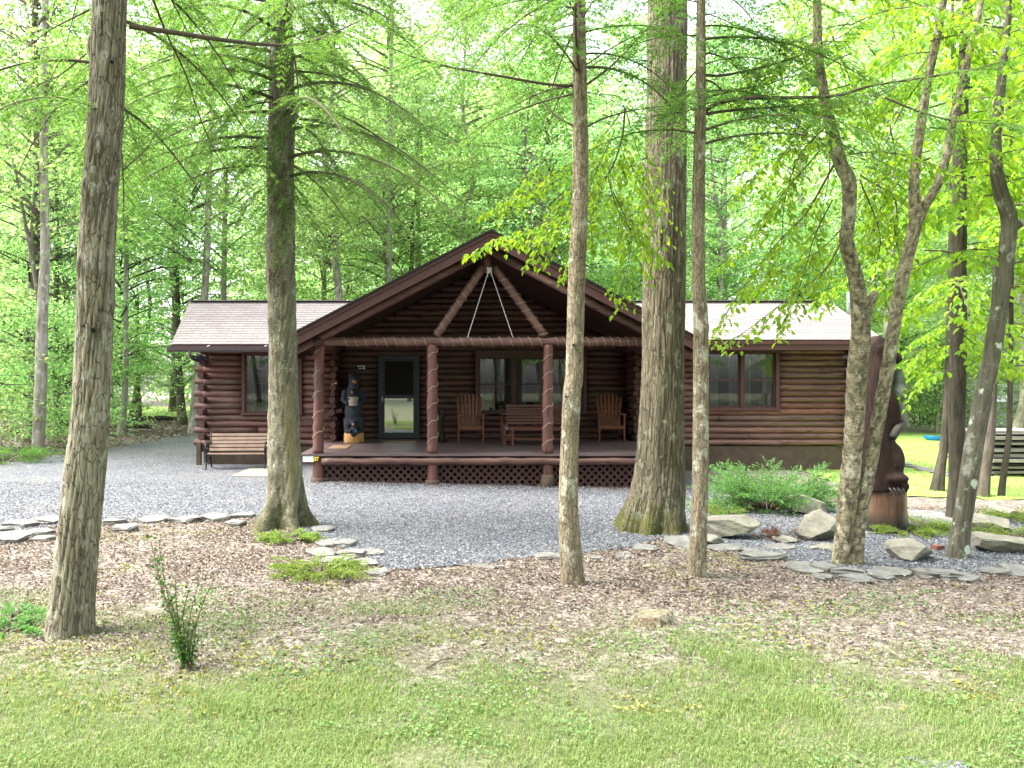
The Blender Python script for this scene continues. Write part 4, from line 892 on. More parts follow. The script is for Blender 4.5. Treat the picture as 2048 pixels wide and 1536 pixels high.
# ------- woodland trees behind: prototypes shared by copies
def crown(seed, H, z0, rad, nspray, per, kind, leaf):
    rg = np.random.default_rng(seed); mb = MB(); tw = MB()
    for i in range(nspray):
        f = rg.random()**.85; z = z0+(H-z0)*f
        env = rad*(math.sin(PI*(.18+.80*f))**.8 if kind != 'con' else (1.02-f)**.8)
        a = rg.uniform(0, 2*PI); r = env*rg.uniform(.30, 1.0)**.7
        c = np.array([math.cos(a)*r, math.sin(a)*r, z-.12*r]); d = np.array([math.cos(a), math.sin(a), 0])
        if r > .8 and i % 2 == 0: tw.tube(spline(np.array([[0, 0, z-.35*r], d*r*.5+Z3*(z-.12*r), c]), .6), [max(.012, .016*r)]*1+[.01]*0 if False else np.linspace(.022*r**.6, .006, len(spline(np.array([[0, 0, z-.35*r], d*r*.5+Z3*(z-.12*r), c]), .6))), 5)
        n = int(per*rg.uniform(.6, 1.4)); sr = rg.uniform(.6, 1.7)*(1 if kind != 'con' else .75); n = int(n*(sr/1.1)**1.5)+8
        u = np.sqrt(rg.random(n))*sr; th = rg.uniform(0, 2*PI, n)
        along = u*np.cos(th)*1.25; acr = u*np.sin(th)*.8; s = np.array([-d[1], d[0], 0])
        p = c+along[:, None]*d+acr[:, None]*s+Z3*((-.22*(u/sr)**2*sr+.06*rg.standard_normal(n))[:, None])
        dr = unit(along[:, None]*d+acr[:, None]*s+.5*rg.standard_normal((n, 3))+d*.4+np.array([0, 0, -.25]))
        leaves(mb, p, dr, Z3+.42*rg.standard_normal((n, 3)), leaf*rg.uniform(.6, 1.3, n), leaf*.6*rg.uniform(.6, 1.2, n) if kind != 'con' else leaf*.35, False, .15)
    return mb, tw
PROTO = {}
def make_proto(key, seed, H, z0, rad, nspray, per, kind, leaf, mat, tr, bark, seg=14):
    pts = []; rg = np.random.default_rng(seed+100); x = y = 0
    for t in np.linspace(0, 1, 9):
        pts.append([x, y, -.3+H*.93*t, tr*(1-.88*t)+.01]); x += rg.normal()*.012*H; y += rg.normal()*.012*H
    v, q, h, p = trunk_geo(np.array(pts), seg, .35, seed, amp=.06, kind='furrow', flare=.3, fl_h=.4)
    m = MB().add(v, q); to = m.build('trunk', bark, None, True); at = to.data.attributes.new('h', 'FLOAT', 'POINT'); at.data.foreach_set('value', h.astype(np.float32))
    c, tw = crown(seed, H, z0, rad, nspray, per, kind, leaf)
    co_ = c.build('crown', mat); bo = tw.build('limb_structure', bark) if tw.v else None
    PROTO[key] = (to, co_, bo)
make_proto('m1', 1, 19, 4.5, 4.2, 130, 100, 'dec', .18, M['leaf_far'], .19, M['bark_far'])
make_proto('m2', 2, 22, 7.0, 4.6, 140, 100, 'dec', .18, M['leaf_far'], .23, M['bark_far'])
make_proto('m3', 3, 16, 2.5, 3.8, 130, 95, 'dec', .17, M['leaf_far'], .15, M['bark_farb'])
make_proto('c1', 4, 20, 2.2, 3.4, 230, 85, 'con', .16, M['leaf_fard'], .22, M['bark_farb'])
make_proto('u1', 5, 6.5, .9, 2.3, 85, 95, 'dec', .13, M['leaf_far'], .05, M['bark_farb'], 8)
make_proto('u2', 6, 4.2, .5, 1.8, 60, 90, 'dec', .12, M['leaf_far'], .035, M['bark_far'], 8)
used = set()
LAB = {'m': ('leafy_tree', 'tree'), 'c': ('conifer_tree', 'tree'), 'u': ('understory_tree', 'small tree')}
def plant(key, x, y, label, group=None, sc=1.0, rz=None, trunk_mesh=None, name=None):
    to, c, b = PROTO[key]; nm, cat = LAB[key[0]]
    e = empty(name or nm, (x, y, float(ground(x, y))), label, cat, group)
    e.rotation_euler = (0, 0, rg.uniform(0, 6.28) if rz is None else rz); e.scale = (sc, sc, sc*rg.uniform(.9, 1.1))
    for o in (to, c, b):
        if o is None or (trunk_mesh and o is to): continue
        if o.name in used:
            o2 = o.copy(); COL.objects.link(o2)
        else: o2 = o; used.add(o.name)
        o2.parent = e
    return e
def pix_tree(rows, Y, key, label, bark, sc=1.0, name=None, seed=0):   # a wood tree whose stem follows the photo
    x, y = P(rows[0][0], 0, Y)[:2]
    e = plant(key, x, y, label, None, sc, 0, True, name); e.rotation_euler = (0, 0, 0); e.scale = (sc, sc, sc)
    pts = pixpts(rows, Y); z0 = float(ground(x, y)); pts = np.vstack([[pts[0][0], y, z0-.2, pts[0][3]*1.1], pts])
    pts[:, :3] -= np.array([x, y, z0]); pts /= sc
    v, q, h, p = trunk_geo(pts, 16, .3, seed+50, amp=.05, flare=.2, fl_h=.4)
    o = MB().add(v, q).build('trunk', bark, None, True); at = o.data.attributes.new('h', 'FLOAT', 'POINT'); at.data.foreach_set('value', h.astype(np.float32)); o.parent = e
    return e
FA, FB = M['bark_far'], M['bark_farb']
e = pix_tree([(75, 905, 11), (82, 761, 12), (84, 636, 11), (89, 542, 10), (90, 480, 8.5), (88, 300, 8), (90, 100, 7), (92, -150, 6)], 21, 'm2', 'pale forked trunk at the drive edge left of the thick furrowed trunk', FA, .95, 'forked_tree', 1)
x, y = e.location[:2]
q = pixpts([(78, 605, 5), (66, 527, 5), (57, 480, 4), (32, 350, 4), (16, 255, 3)], 21); q[:, :3] -= np.array(e.location); q /= .95
MB().tube(spline(q[:, :3], .2), np.interp(np.linspace(0, 1, len(spline(q[:, :3], .2))), [0, 1], [.07, .035]), 10, .08).build('fork_limb', FA, None, True).parent = e
pix_tree([(121, 874, 7.5), (113, 780, 6.5), (112, 600, 5.5), (114, 300, 4)], 28.5, 'm3', 'brown trunk at the wood edge between the forked pale trunk and the furrowed trunk', FB, .95, None, 2)
pix_tree([(241, 869, 7), (250, 780, 6), (252, 600, 5), (255, 300, 4)], 29, 'm3', 'slim grey trunk with a flared foot just right of the furrowed trunk', FA, .9, None, 3)
pix_tree([(366, 850, 9.5), (356, 740, 8.5), (352, 600, 8), (350, 300, 6)], 36, 'c1', 'dark trunk standing in the shade left of the cabin corner', FB, 1.0, None, 4)
pix_tree([(384, 868, 9), (392, 780, 8), (405, 640, 7.5), (412, 540, 7), (420, 300, 5.5), (430, 0, 4)], 29.5, 'm2', 'pale sunlit trunk directly behind the left cabin corner', FA, .95, None, 5)
pix_tree([(278, 838, 6), (276, 780, 5.5), (274, 600, 4)], 40, 'm1', 'leaning brown trunk at the far end of the drive', FB, .9, None, 6)
pix_tree([(446, 840, 7), (447, 600, 6), (449, 480, 5.5), (452, 250, 4)], 33, 'm2', 'reddish grey trunk above the left half of the roof', FA, .95, None, 7)
pix_tree([(646, 830, 6), (648, 560, 5), (650, 450, 4.5), (655, 200, 3)], 38, 'm1', 'thin pale trunk above the roof right of the mossy grey trunk', FA, 1, None, 8)
pix_tree([(775, 830, 6.5), (778, 560, 5.5), (780, 300, 5), (783, 90, 4), (785, -50, 3)], 32, 'm2', 'tall whitish trunk rising left of the gable peak', FA, 1, None, 9)
pix_tree([(833, 830, 7), (836, 500, 5.5), (834, 300, 5), (828, 150, 4)], 40, 'm1', 'grey trunk rising close to the gable slope left of its peak', FA, 1, None, 10)
pix_tree([(1270, 830, 6), (1272, 590, 5), (1275, 400, 4)], 42, 'm2', 'paired grey trunk seen between the gable slope and the oak', FA, 1, None, 11)
pix_tree([(1446, 830, 6), (1448, 560, 5), (1450, 300, 4)], 36, 'm1', 'grey trunk above the right roof beside the slim knotty trunk', FA, 1, None, 12)
pix_tree([(1612, 830, 7), (1600, 560, 6), (1602, 300, 5)], 40, 'm2', 'pale trunk above the middle of the right roof', FA, 1, None, 13)
# the rest of the wood, scattered
G1 = 'trees of the wood behind the cabin'
spots = []
def far_ok(x, y, dmin):
    if -11 < x < 12.5 and y < 25.5: return False
    if x > 8.5 and y < 24: return False
    if -11.8 < x < -4 and y < 36: return False
    return all((x-a)**2+(y-b)**2 > dmin**2 for a, b in spots)
tries = 0
while len(spots) < 76 and tries < 6000:
    tries += 1
    y = 22+50*rg.random()**.8; x = rg.uniform(-.62*y-2, .80*y+2)
    if far_ok(x, y, 3.5): spots.append((x, y))
for x, y in ((1.5, 35), (4.6, 38), (-1.6, 41), (3.0, 47), (7.5, 44), (0.5, 54), (6.0, 56), (10.0, 50), (2.2, 63), (8.0, 66), (-2.5, 60), (13.0, 62), (4.8, 70)): spots.append((x, y))
for x, y in spots:
    ky = rg.choice(['m1', 'm2', 'm3', 'c1'], p=[.34, .3, .22, .14])
    if x < -9 and rg.random() < .3: ky = 'c1'
    side = 'left of the drive' if x < -9 else ('right of the cabin' if x > 12 else 'behind the roof')
    lb = {'m': 'broad leaved tree of the wood '+side, 'c': 'dark feathery conifer of the wood '+side}[ky[0]]
    plant(ky, x, y, lb+(', deep in the wood' if y > 45 else ', near the wood edge'), G1+' '+side, rg.uniform(.82, 1.2))
us = []; tries = 0
while len(us) < 52 and tries < 4000:
    tries += 1; y = rg.uniform(21, 48); x = rg.uniform(-.62*y, .8*y)
    if not far_ok(x, y, 1.2) or (x > 8 and y < 31) or any((x-a)**2+(y-b)**2 < 2.5 for a, b in us): continue
    us.append((x, y)); side = 'left of the drive' if x < -9 else ('on the right' if x > 12 else 'behind the cabin')
    plant(rg.choice(['u1', 'u2']), x, y, 'low leafy young tree under the taller trees '+side, 'young trees under the wood '+side, rg.uniform(.8, 1.35))
# far mass of the wood closing the view
rg2 = np.random.default_rng(5); mb = MB()
n = 55000; yy = rg2.uniform(72, 90, n); xx = rg2.uniform(-62, 82, n); zz = rg2.random(n)**.95*38-1
keep = fbm(xx*.11, zz*.16+yy*.05, 3) > .46; xx, yy, zz = xx[keep], yy[keep], zz[keep]; n = len(xx)
leaves(mb, np.stack([xx, yy, zz], -1), rg2.standard_normal((n, 3)), Z3+.6*rg2.standard_normal((n, 3)), rg2.uniform(.5, 1.1, n), rg2.uniform(.35, .7, n))
tag(mb.build('far_woods', M['leaf_far']), 'far off wood closing the view behind everything', 'woods', kind='stuff')
# trees on the other side, mirrored in the glass
for i in range(20):
    x, y = -28+3.2*i+rg.normal(), -10-12*rg.random()
    plant(['m1', 'm2', 'm3'][i % 3], x, y, 'leafy roadside tree mirrored in the storm door glass', 'roadside trees mirrored in the glass', 1.0)
# ---------------------------------------------------------------- things on and round the porch
def gz(x, y): return float(ground(x, y))
def rz_all(e, a): e.rotation_euler = (0, 0, a)
def local(parent, mb, name, mat, smooth=False):
    o = mb.build(name, mat, None, smooth); o.parent = parent; return o
def make_chair(loc, label, rz=0):
    e = empty('wooden_armchair', loc, label, 'chair', 'porch armchairs'); rz_all(e, rz); m = M['chairwood']
    s = MB()
    for i in range(6): s.box((0, -.26+.085*i, .37-.012*i), (.52, .07, .022), rx=-.1)
    s.box((0, -.31, .345), (.54, .022, .07)); local(e, s, 'seat', m)
    b = MB(); n = 7
    for i in range(n):
        u = (i-(n-1)/2)/((n-1)/2); x0, x1 = u*.205, u*.285; h = .74-.075*u*u
        b.bar((x0, .20, .36), (x1, .40, .36+h), .062, .02, up=(0, -1, .3)); b.tube([(x1, .397, .355+h), (x1, .401, .372+h)], .031, 8)
    b.bar((-.27, .335, .80), (.27, .335, .80), .02, .05, up=(0, -1, .3)); b.bar((-.24, .245, .44), (.24, .245, .44), .02, .06, up=(0, -1, .3)); local(e, b, 'backrest', m)
    for sx in (-1, 1):
        a = MB(); a.add(*(lambda q: (np.array([(sx*.255+dx, dy, z) for z in (.635, .66) for dx, dy in q]), [np.array([[3, 2, 1, 0], [4, 5, 6, 7]]), np.array([[i, (i+1) % 4, (i+1) % 4+4, i+4] for i in range(4)])]))([(-.035, .34), (-.075, -.36), (.075, -.36), (.045, .34)])); local(e, a, 'armrest', m)
        l = MB(); l.box((sx*.285, -.29, .317), (.035, .075, .634)); l.box((sx*.27, -.29, .56), (.06, .03, .12)) if False else None; local(e, l, 'leg', m)
        l = MB(); l.bar((sx*.262, -.30, .33), (sx*.262, .36, .06), .03, .09); l.bar((sx*.255, .31, 0), (sx*.255, .36, .64), .03, .06, up=(0, 1, 0)); local(e, l, 'leg', m)
    return e
def depth_on_deck(py): return (CZ-DZ)*F/(py-CY)
yc = depth_on_deck(886); make_chair((xat(941, yc+.15), yc+.3, DZ), 'slatted fan back wooden armchair left of the porch bench')
yc = depth_on_deck(884); make_chair((xat(1223, yc+.2), yc+.3, DZ), 'slatted fan back wooden armchair right of the porch bench, turned slightly', -.12)
# glider bench
yc = depth_on_deck(892); e = empty('glider_bench', (xat(1078, yc+.2), yc+.35, DZ), 'dark red wooden glider bench with slatted seat and back under the porch window', 'bench'); m = M['gliderwood']
W_ = .66
s = MB()
for i in range(16): s.box((-W_+.02+(2*W_-.04)*i/15, -.02, .405), (.062, .52, .02), rx=.06)
s.box((0, -.29, .375), (2*W_+.06, .03, .075)); s.box((0, .25, .36), (2*W_, .03, .075)); local(e, s, 'seat', m)
b = MB()
for i in range(7): b.box((0, .27+.022*i, .47+.064*i), (2*W_+.04, .02, .048), rx=-.32)
for sx in (-1, 0, 1): b.bar((sx*(W_-.02), .275, .36), (sx*(W_-.02), .43, .90), .04, .03, up=(0, 1, 0))
local(e, b, 'backrest', m)
for sx in (-1, 1):
    l = MB(); l.box((sx*(W_-.06), -.28, .18), (.05, .06, .36)); l.box((sx*(W_-.06), .3, .18), (.05, .06, .36)); l.box((sx*(W_-.06), 0, .10), (.045, .60, .07)); local(e, l, 'leg', m)
    a = MB(); x = sx*(W_+.12)
    a.box((x, -.02, .055), (.06, .72, .06)); a.box((x, -.30, .27), (.055, .06, .40)); a.bar((x, -.30, .45), (x, .30, .70), .045, .05); a.box((x, .31, .36), (.055, .06, .64)); a.box((x, .02, .70), (.10, .66, .03)); a.bar((x, -.27, .2), (x-sx*.2, -.27, .27), .05, .06, up=(0, 0, 1)); local(e, a, 'side_frame', m)
    k_ = MB(); k_.box((x, -.34, .08), (.07, .02, .05)); k_.box((x, -.335, .20), (.05, .02, .05)); local(e, k_, 'metal_bracket', M['black'])
    c_ = MB(); c_.tube(spline([(x-sx*.06, -.25, .46), (x-sx*.09, -.1, .34), (x-sx*.06, .1, .42)], .05), .008, 6); local(e, c_, 'swing_arm', M['rope'])
st = MB(); st.box((0, -.06, .13), (2*W_+.2, .05, .06)); local(e, st, 'stretcher', m)
# gnarled stump by the second post, dark basket at the right end
pc = P(882, 884, depth_on_deck(884)); m_ = MB()
for i in range(5):
    a = 1.256*i; m_.tube(spline([(pc[0]+.10*math.cos(a), pc[1]+.10*math.sin(a), DZ), (pc[0]+.04*math.cos(a+.4), pc[1]+.04*math.sin(a+.4), DZ+.25), (pc[0]+.07*math.cos(a+.9), pc[1]+.07*math.sin(a+.9), DZ+.52+.12*math.sin(i*2.1)), (pc[0]+.10*math.cos(a+1.3), pc[1]+.10*math.sin(a+1.3), DZ+.66+.1*math.sin(i*2.1))], .05), [.05]*1 if False else .042, 8, .4)
tag(m_.build('driftwood_stump', M['bark_dark'], None, True), 'gnarled dark upright driftwood stump beside the second porch post', 'driftwood')
pc = P(1262, 880, depth_on_deck(880)); m_ = MB(); m_.tube([(pc[0], pc[1], DZ), (pc[0], pc[1], DZ+.15), (pc[0], pc[1], DZ+.30), (pc[0], pc[1], DZ+.33)], [.10, .13, .14, .12], 16, .1)
e = tag(m_.build('dark_planter', M['black'], None, True), 'small black tub at the foot of the right log ends', 'planter')
# doormats
def mat_(pts, label):
    v = [P(px, py, depth_on_deck(py)) for px, py in pts]; v = [(x, y, DZ+.003) for x, y, z in v]+[(x, y, DZ+.018) for x, y, z in v]
    return tag(MB().add(v, np.array([[3, 2, 1, 0], [4, 5, 6, 7], [0, 1, 5, 4], [1, 2, 6, 5], [2, 3, 7, 6], [3, 0, 4, 7]])).build('doormat', M['mat'], None), label, 'doormat')
mat_([(655, 899), (693, 898.5), (704, 891), (668, 891)], 'brown doormat lying near the left porch post')
mat_([(769, 884), (834, 884), (831, 880.5), (775, 880.5)], 'thin tan doormat right at the storm door')
# signs
e = empty('house_number_sign', (XD0+.25, 14.95, RZ_), 'small white plate with faint grey marks on the left end of the deck rim', 'sign')
mb = MB(); a, b = xat(605.5, 14.94), xat(627, 14.94); mb.box(((a+b)/2, 14.948, zat(918, 14.94)), (b-a, .012, .112)); mb.build('plate', M['white'], e)
mb = MB()
for px, py, w_, h_ in ((610.5, 915.5, .018, .02), (614, 914.5, .02, .028), (618, 915.5, .016, .02), (614, 918.5, .026, .018), (614, 922, .02, .016), (611, 920, .012, .012)): mb.box((xat(px, 14.94), 14.9405, zat(py, 14.94)), (w_*.5, .004, h_*.5))
mb.build('worn_lettering', M['curtain'], e)
def text(body, size, loc, mat, name, parent=None, ext=.004, bold=.0):
    cu = bpy.data.curves.new(name, 'FONT'); cu.body = body; cu.size = size; cu.extrude = ext; cu.offset = bold; cu.align_x = 'CENTER'; cu.align_y = 'CENTER'
    o = bpy.data.objects.new(name, cu); COL.objects.link(o); o.location = loc; o.rotation_euler = (R(90), 0, 0); cu.materials.append(mat)
    me = bpy.data.meshes.new_from_object(o.evaluated_get(bpy.context.evaluated_depsgraph_get())); l = o.location.copy(); bpy.data.objects.remove(o)
    o = bpy.data.objects.new(name, me); COL.objects.link(o); o.location = l; o.rotation_euler = (R(90), 0, 0); o.scale = (.68, 1, 1)
    if not me.materials: me.materials.append(mat)
    if parent: put2(o, parent)
    return o
def put2(o, parent): o.parent = parent; o.location = [a-b for a, b in zip(o.location, parent.location)]
e = empty('letter_sign', (xat(633, 14.94), 14.95, RZ_), 'yellow capital letters BT on the deck rim beside the white plate', 'sign')
mb = MB(); mb.box((xat(633, 14.94), 14.95, zat(918, 14.94)), (.12, .010, .11)); mb.build('backing', M['black'], e)
text('BT', .112, (xat(633.2, 14.94), 14.937, zat(918.3, 14.94)), M['yellow'], 'lettering', e, .003, .003)
e = empty('wall_sign', (xat(723, YR-.06), YR-.05, zat(735, YR)), 'small black wall sign with two rows of worn white lettering above the black bear carving', 'sign')
mb = MB(); mb.box((xat(723, YR), YR-.03, zat(735, YR)), (.27, .02, .15)); mb.build('plate', M['black'], e)
mb = MB()
for i, px in enumerate((715.5, 718, 720.5, 723, 725.5, 728, 730)): mb.box((xat(px, YR), YR-.042, zat(732.5, YR)), (.018, .006, .03+.008*(i % 2)))
for i, px in enumerate((719, 721.5, 724)): mb.box((xat(px, YR), YR-.042, zat(737, YR)), (.02, .006, .026))
mb.build('worn_lettering', M['white'], e); MB().ell((xat(728.5, YR), YR-.042, zat(736.5, YR)), (.025, .006, .028)).build('white_paw_dot', M['white'], e)
e = empty('wall_plaque', (xat(668, YW-.36), YW-.36, zat(767.5, YW-.36)), 'tiny pale plaque on the log end left of the black bear carving', 'sign')
mb = MB(); mb.box((xat(671, YW-.36), YW-.36, zat(766.7, YW-.36)), (.075, .012, .04)); mb.box((xat(664, YW-.36), YW-.36, zat(768, YW-.36)), (.05, .012, .025)); mb.build('plate', M['slab'], e)
# string of lights wound round posts, beam and braces; pale wire triangle in the gable
mb = MB()
for i, x in enumerate(XP[:3]):
    turns = 6 if i else 5; n = turns*16; t = np.linspace(0, 1, n); zz = DZ+.10+(BZ-DZ-.2)*t; r = .116-.014*t; a = t*turns*2*PI+i
    mb.tube(np.stack([x+r*np.cos(a), PY+r*np.sin(a), zz+.02*np.sin(a*3)], -1), .0055, 5)
for seg, tn in (((XP[0]+.45, XP[1]-.05), 9), ((XP[1]+.1, XP[2]-.05), 11), ((XP[2]+.1, XP[3]), 14)):
    n = tn*14; t = np.linspace(0, 1, n); a = t*tn*2*PI; mb.tube(np.stack([seg[0]+(seg[1]-seg[0])*t, PY+.094*np.cos(a), BZ+.094*np.sin(a)], -1), .0045, 5)
for s, (px, py) in ((-1, (872, 672)), (1, (1090, 672))):
    t_ = P(px, py, PY); b0 = np.array([AX+s*.1, PY, zat(533, PY)]); n = 130; t = np.linspace(.15, 1, n); ax = unit(t_-b0); u = np.cross(ax, [0, 1, 0]); a = t*9*2*PI
    mb.tube(b0+(t_-b0)*t[:, None]+u*(np.cos(a)*.09)[:, None]+np.array([0, 1, 0])*(np.sin(a)*.09)[:, None], .0045, 5)
tag(mb.build('light_string', M['cord'], None), 'thin beige cord of string lights wound round the porch posts and beam', 'light string')
e = empty('hanging_wire', P(979, 540, PY-.1), 'pale wire hung as a tall triangle from the gable peak to the porch beam', 'wire')
t0 = P(979, 536, PY-.11); mb = MB()
for px in (935, 1026): mb.tube([t0, P(px, 675, PY-.1)], .0075, 6)
mb.build('cable', M['rope'], e); mb = MB(); mb.box(P(978, 541, PY-.11), (.035, .03, .11)); mb.tube([P(975, 534, PY-.11), P(975, 553, PY-.11)], .012, 6); mb.tube([P(982, 534, PY-.11), P(983, 550, PY-.11)], .012, 6); mb.build('hook', M['rope'], e)
# iron and slat bench by the left wing
fy = 17.15; gy = gz(-4.4, fy); bx0, bx1 = xat(410, fy), xat(530, fy); bc = (bx0+bx1)/2; hw_ = (bx1-bx0)/2
e = empty('garden_bench', (bc, fy+.25, gy), 'slatted wood bench with black iron ends against the left wing', 'bench'); rz_all(e, .06)
s = MB(); s0 = .36
for i in range(4): s.box((0, -.22+.095*i, s0-.006*i), (2*hw_, .075, .024))
local(e, s, 'seat', M['benchslat']); b = MB()
for i in range(5): b.box((0, .17+.026*i, s0+.07+.082*i), (2*hw_, .02, .062), rx=-.3)
local(e, b, 'backrest', M['benchslat'])
for sx in (-1, 1):
    x = sx*(hw_-.02); l = MB()
    l.tube(spline([(x, -.30, 0), (x, -.25, .14), (x, -.23, .26), (x, -.27, s0-.03)], .04), .017, 8); l.tube(spline([(x, .34, 0), (x, .22, .15), (x, .14, .30), (x, .15, s0)], .04), .017, 8)
    l.tube([(x, -.27, s0-.03), (x, .15, s0-.04)], .018, 8); l.tube(spline([(x, .15, s0-.03), (x, .22, .58), (x, .30, .83)], .05), .018, 8)
    l.tube(spline([(x, -.25, s0-.02), (x, -.30, .50), (x, -.20, .60), (x, .05, .585), (x, .22, .60)], .04), .019, 8); l.tube(spline([(x, -.10, s0-.04), (x, -.14, .47), (x, -.02, .50), (x, .06, .42)], .03), .012, 6)
    l.tube(spline([(x, -.24, .17), (x, 0, .24), (x, .21, .17)], .04), .013, 6); local(e, l, 'iron_end', M['black'], True)
# concrete slab on the drive
pts = [G(463, 955), G(500, 939), G(600, 938), G(608, 957)]
z = max(p[2] for p in pts); v = [(p[0], p[1], p[2]-.05) for p in pts]+[(p[0], p[1], p[2]+.035) for p in pts]
tag(MB().add(v, np.array([[3, 2, 1, 0], [4, 5, 6, 7], [0, 1, 5, 4], [1, 2, 6, 5], [2, 3, 7, 6], [3, 0, 4, 7]])).build('concrete_slab', M['slab'], None), 'pale concrete slab lying on the gravel beside the garden bench', 'slab')
# ---------------------------------------------------------------- carved bears (one body surface each, fused and smoothed)
def fused(mb, name, mat, parent, vox, it=4):
    o = mb.build(name, mat, parent, True); r = o.modifiers.new('fuse', 'REMESH'); r.mode = 'VOXEL'; r.voxel_size = vox; r.use_smooth_shade = True
    s = o.modifiers.new('relax', 'SMOOTH'); s.iterations = it; s.factor = .5; return o
Yb = depth_on_deck(886.5); bx = xat(706, Yb); by = Yb+.22
e = empty('bear_carving', (bx, by, DZ), 'black carved wooden bear standing on a pale stump beside the storm door', 'bear carving')
mb = MB(); zz = np.array([0, .02, .12, .21, .235]); mb.tube(np.stack([np.full(5, bx), np.full(5, by), DZ+zz], -1), [.225, .235, .235, .232, .22], 28, .04); mb.build('stump', M['stump_pale'], e, True)
B = lambda x, y, z: (bx+x, by+y, DZ+z)
mb = MB()
mb.ell(B(-.01, .03, .72), (.21, .19, .33)).ell(B(-.02, .04, 1.05), (.19, .17, .30)).ell(B(0, .03, .50), (.22, .19, .20))
mb.tube([B(0, 0, 1.2), B(.01, -.02, 1.4)], [.15, .12], 14).ell(B(.02, -.04, 1.46), (.135, .14, .13)).tube([B(.03, -.12, 1.44), B(.045, -.24, 1.41)], [.075, .052], 12)
for s in (-1, 1):
    mb.ell(B(.02+s*.115, 0, 1.57), (.045, .03, .05))
    mb.tube([B(s*.13, 0, .55), B(s*.13, -.05, .40), B(s*.125, -.04, .27)], [.115, .105, .10], 14).ell(B(s*.125, -.10, .265), (.085, .13, .05))
    mb.tube([B(s*.19-.01, 0, 1.20), B(s*.22-.01, -.07, .98), B(s*.15, -.18, .92), B(s*.09, -.22, .95)], [.08, .075, .06, .05], 12)
body = fused(mb, 'body', M['bear_black'], e, .016, 3)
MB().ell(B(.045, -.225, 1.415), (.055, .06, .048)).build('snout', M['snout'], e, True); MB().ell(B(.048, -.285, 1.435), (.02, .015, .014)).build('nose', M['black'], e, True); MB().ell(B(-.03, -.165, 1.485), (.013, .01, .013)).build('eye', M['black'], e, True); MB().ell(B(.085, -.165, 1.485), (.013, .01, .013)).build('eye', M['black'], e, True)
mb = MB(); mb.tube([B(.005, -.19, .855), B(.005, -.19, .87), B(.005, -.195, 1.05), B(.005, -.195, 1.06)], [.10, .105, .125, .115], 20, .04); mb.build('pot', M['pot'], e, True)
def cub(o, sc, nm):
    c = MB(); q = lambda x, y, z: (o[0]+x*sc, o[1]+y*sc, o[2]+z*sc)
    c.ell(q(0, .02, -.12), (.09*sc, .08*sc, .14*sc)).ell(q(0, 0, .06), (.085*sc, .085*sc, .08*sc)).tube([q(0, -.05, .05), q(0, -.12, .035)], [.045*sc, .032*sc], 8)
    for s in (-1, 1): c.ell(q(s*.07, 0, .13), (.028*sc, .02*sc, .03*sc)).tube([q(s*.07, -.02, -.08), q(s*.085, -.10, -.16)], [.035*sc, .03*sc], 8)
    cb = fused(c, nm, M['bear_black'], e, .011*sc, 2)
    MB().ell(q(0, -.115, .035), (.034*sc, .03*sc, .03*sc)).build('snout', M['snout'], cb, True) if False else MB().ell(q(0, -.115, .035), (.034*sc, .03*sc, .03*sc)).build('cub_snout', M['snout'], e, True)
cub(B(-.01, -.20, 1.14), .85, 'cub'); cub(B(.02, -.24, .40), 1.0, 'cub')
# tall brown bear
c = G(1770, 1070); sx_, sy_, sz_ = c; k_ = sy_/F; e = empty('bear_carving', c, 'tall dark brown carved bear on a split stump behind the forked birch', 'bear carving')
X = lambda px: (px-1771)*k_; Zp = lambda py: (1070-py)*k_
q = lambda px, py, dy=0: ((px-CX)/F*(sy_+.3), sy_+.3+dy, CZ+(CY-py)/F*(sy_+.3)+.03); XO = (1771-CX)/F*.3
mb = MB(); zz = np.array([-.1, .0, .15, .35, .55, .60])
n = 40; th = np.linspace(0, 2*PI, n, endpoint=False)
v = []
for z_, rr_ in zip(zz, (.29, .275, .255, .245, .245, .225)):
    lob = 1+.05*np.cos(2*th+.4)+.03*np.cos(5*th)-.22*np.exp(-((th-4.95)/.10)**2)*(z_ < .54)
    v.append(np.stack([XO+rr_*lob*np.cos(th), .3+rr_*lob*np.sin(th), np.full(n, z_)], -1))
v = np.vstack(v); i, j = np.meshgrid(np.arange(5), np.arange(n), indexing='ij')
st_ = MB().add(v, [np.stack([i*n+j, i*n+(j+1) % n, (i+1)*n+(j+1) % n, (i+1)*n+j], -1).reshape(-1, 4), np.arange(n)[None]+5*n]); local(e, st_, 'stump', M['stump_dark'], True)
mb = MB()
mb.tube(spline([q(1757, 985), q(1752, 930), q(1748, 860), q(1747, 790), q(1752, 735), q(1756, 700)], .08), np.interp(np.linspace(0, 1, len(spline([q(1757, 985), q(1752, 930), q(1748, 860), q(1747, 790), q(1752, 735), q(1756, 700)], .08))), [0, .35, .7, .9, 1], [.23, .235, .215, .185, .15]), 22)
mb.ell(q(1752, 706), (.17, .18, .20)).tube([q(1748, 690), q(1749, 800)], [.15, .20], 14).tube([q(1770, 712, -.02), q(1790, 722, -.03), q(1797, 728, -.03)], [.10, .075, .055], 14)
for s in (-1, 1): mb.ell(q(1749, 683, s*.11), (.05, .03, .05))
mb.ell(q(1776, 925, -.12), (.13, .13, .24)).ell(q(1776, 925, .14), (.13, .13, .24))      # thighs
for s in (-1, 1):
    mb.tube([q(1772, 960, s*.13), q(1785, 972, s*.14), q(1800, 980, s*.14)], [.12, .105, .07], 14)
    mb.tube(spline([q(1752, 775, s*.17), q(1768, 810, s*.2), q(1778, 852, s*.14), q(1786, 862, s*.05)], .05), [.095]*0 or .072, 12)
mb.ell(q(1775, 958, -.2), (.15, .12, .07))
fused(mb, 'body', M['bear_brown'], e, .026, 4)
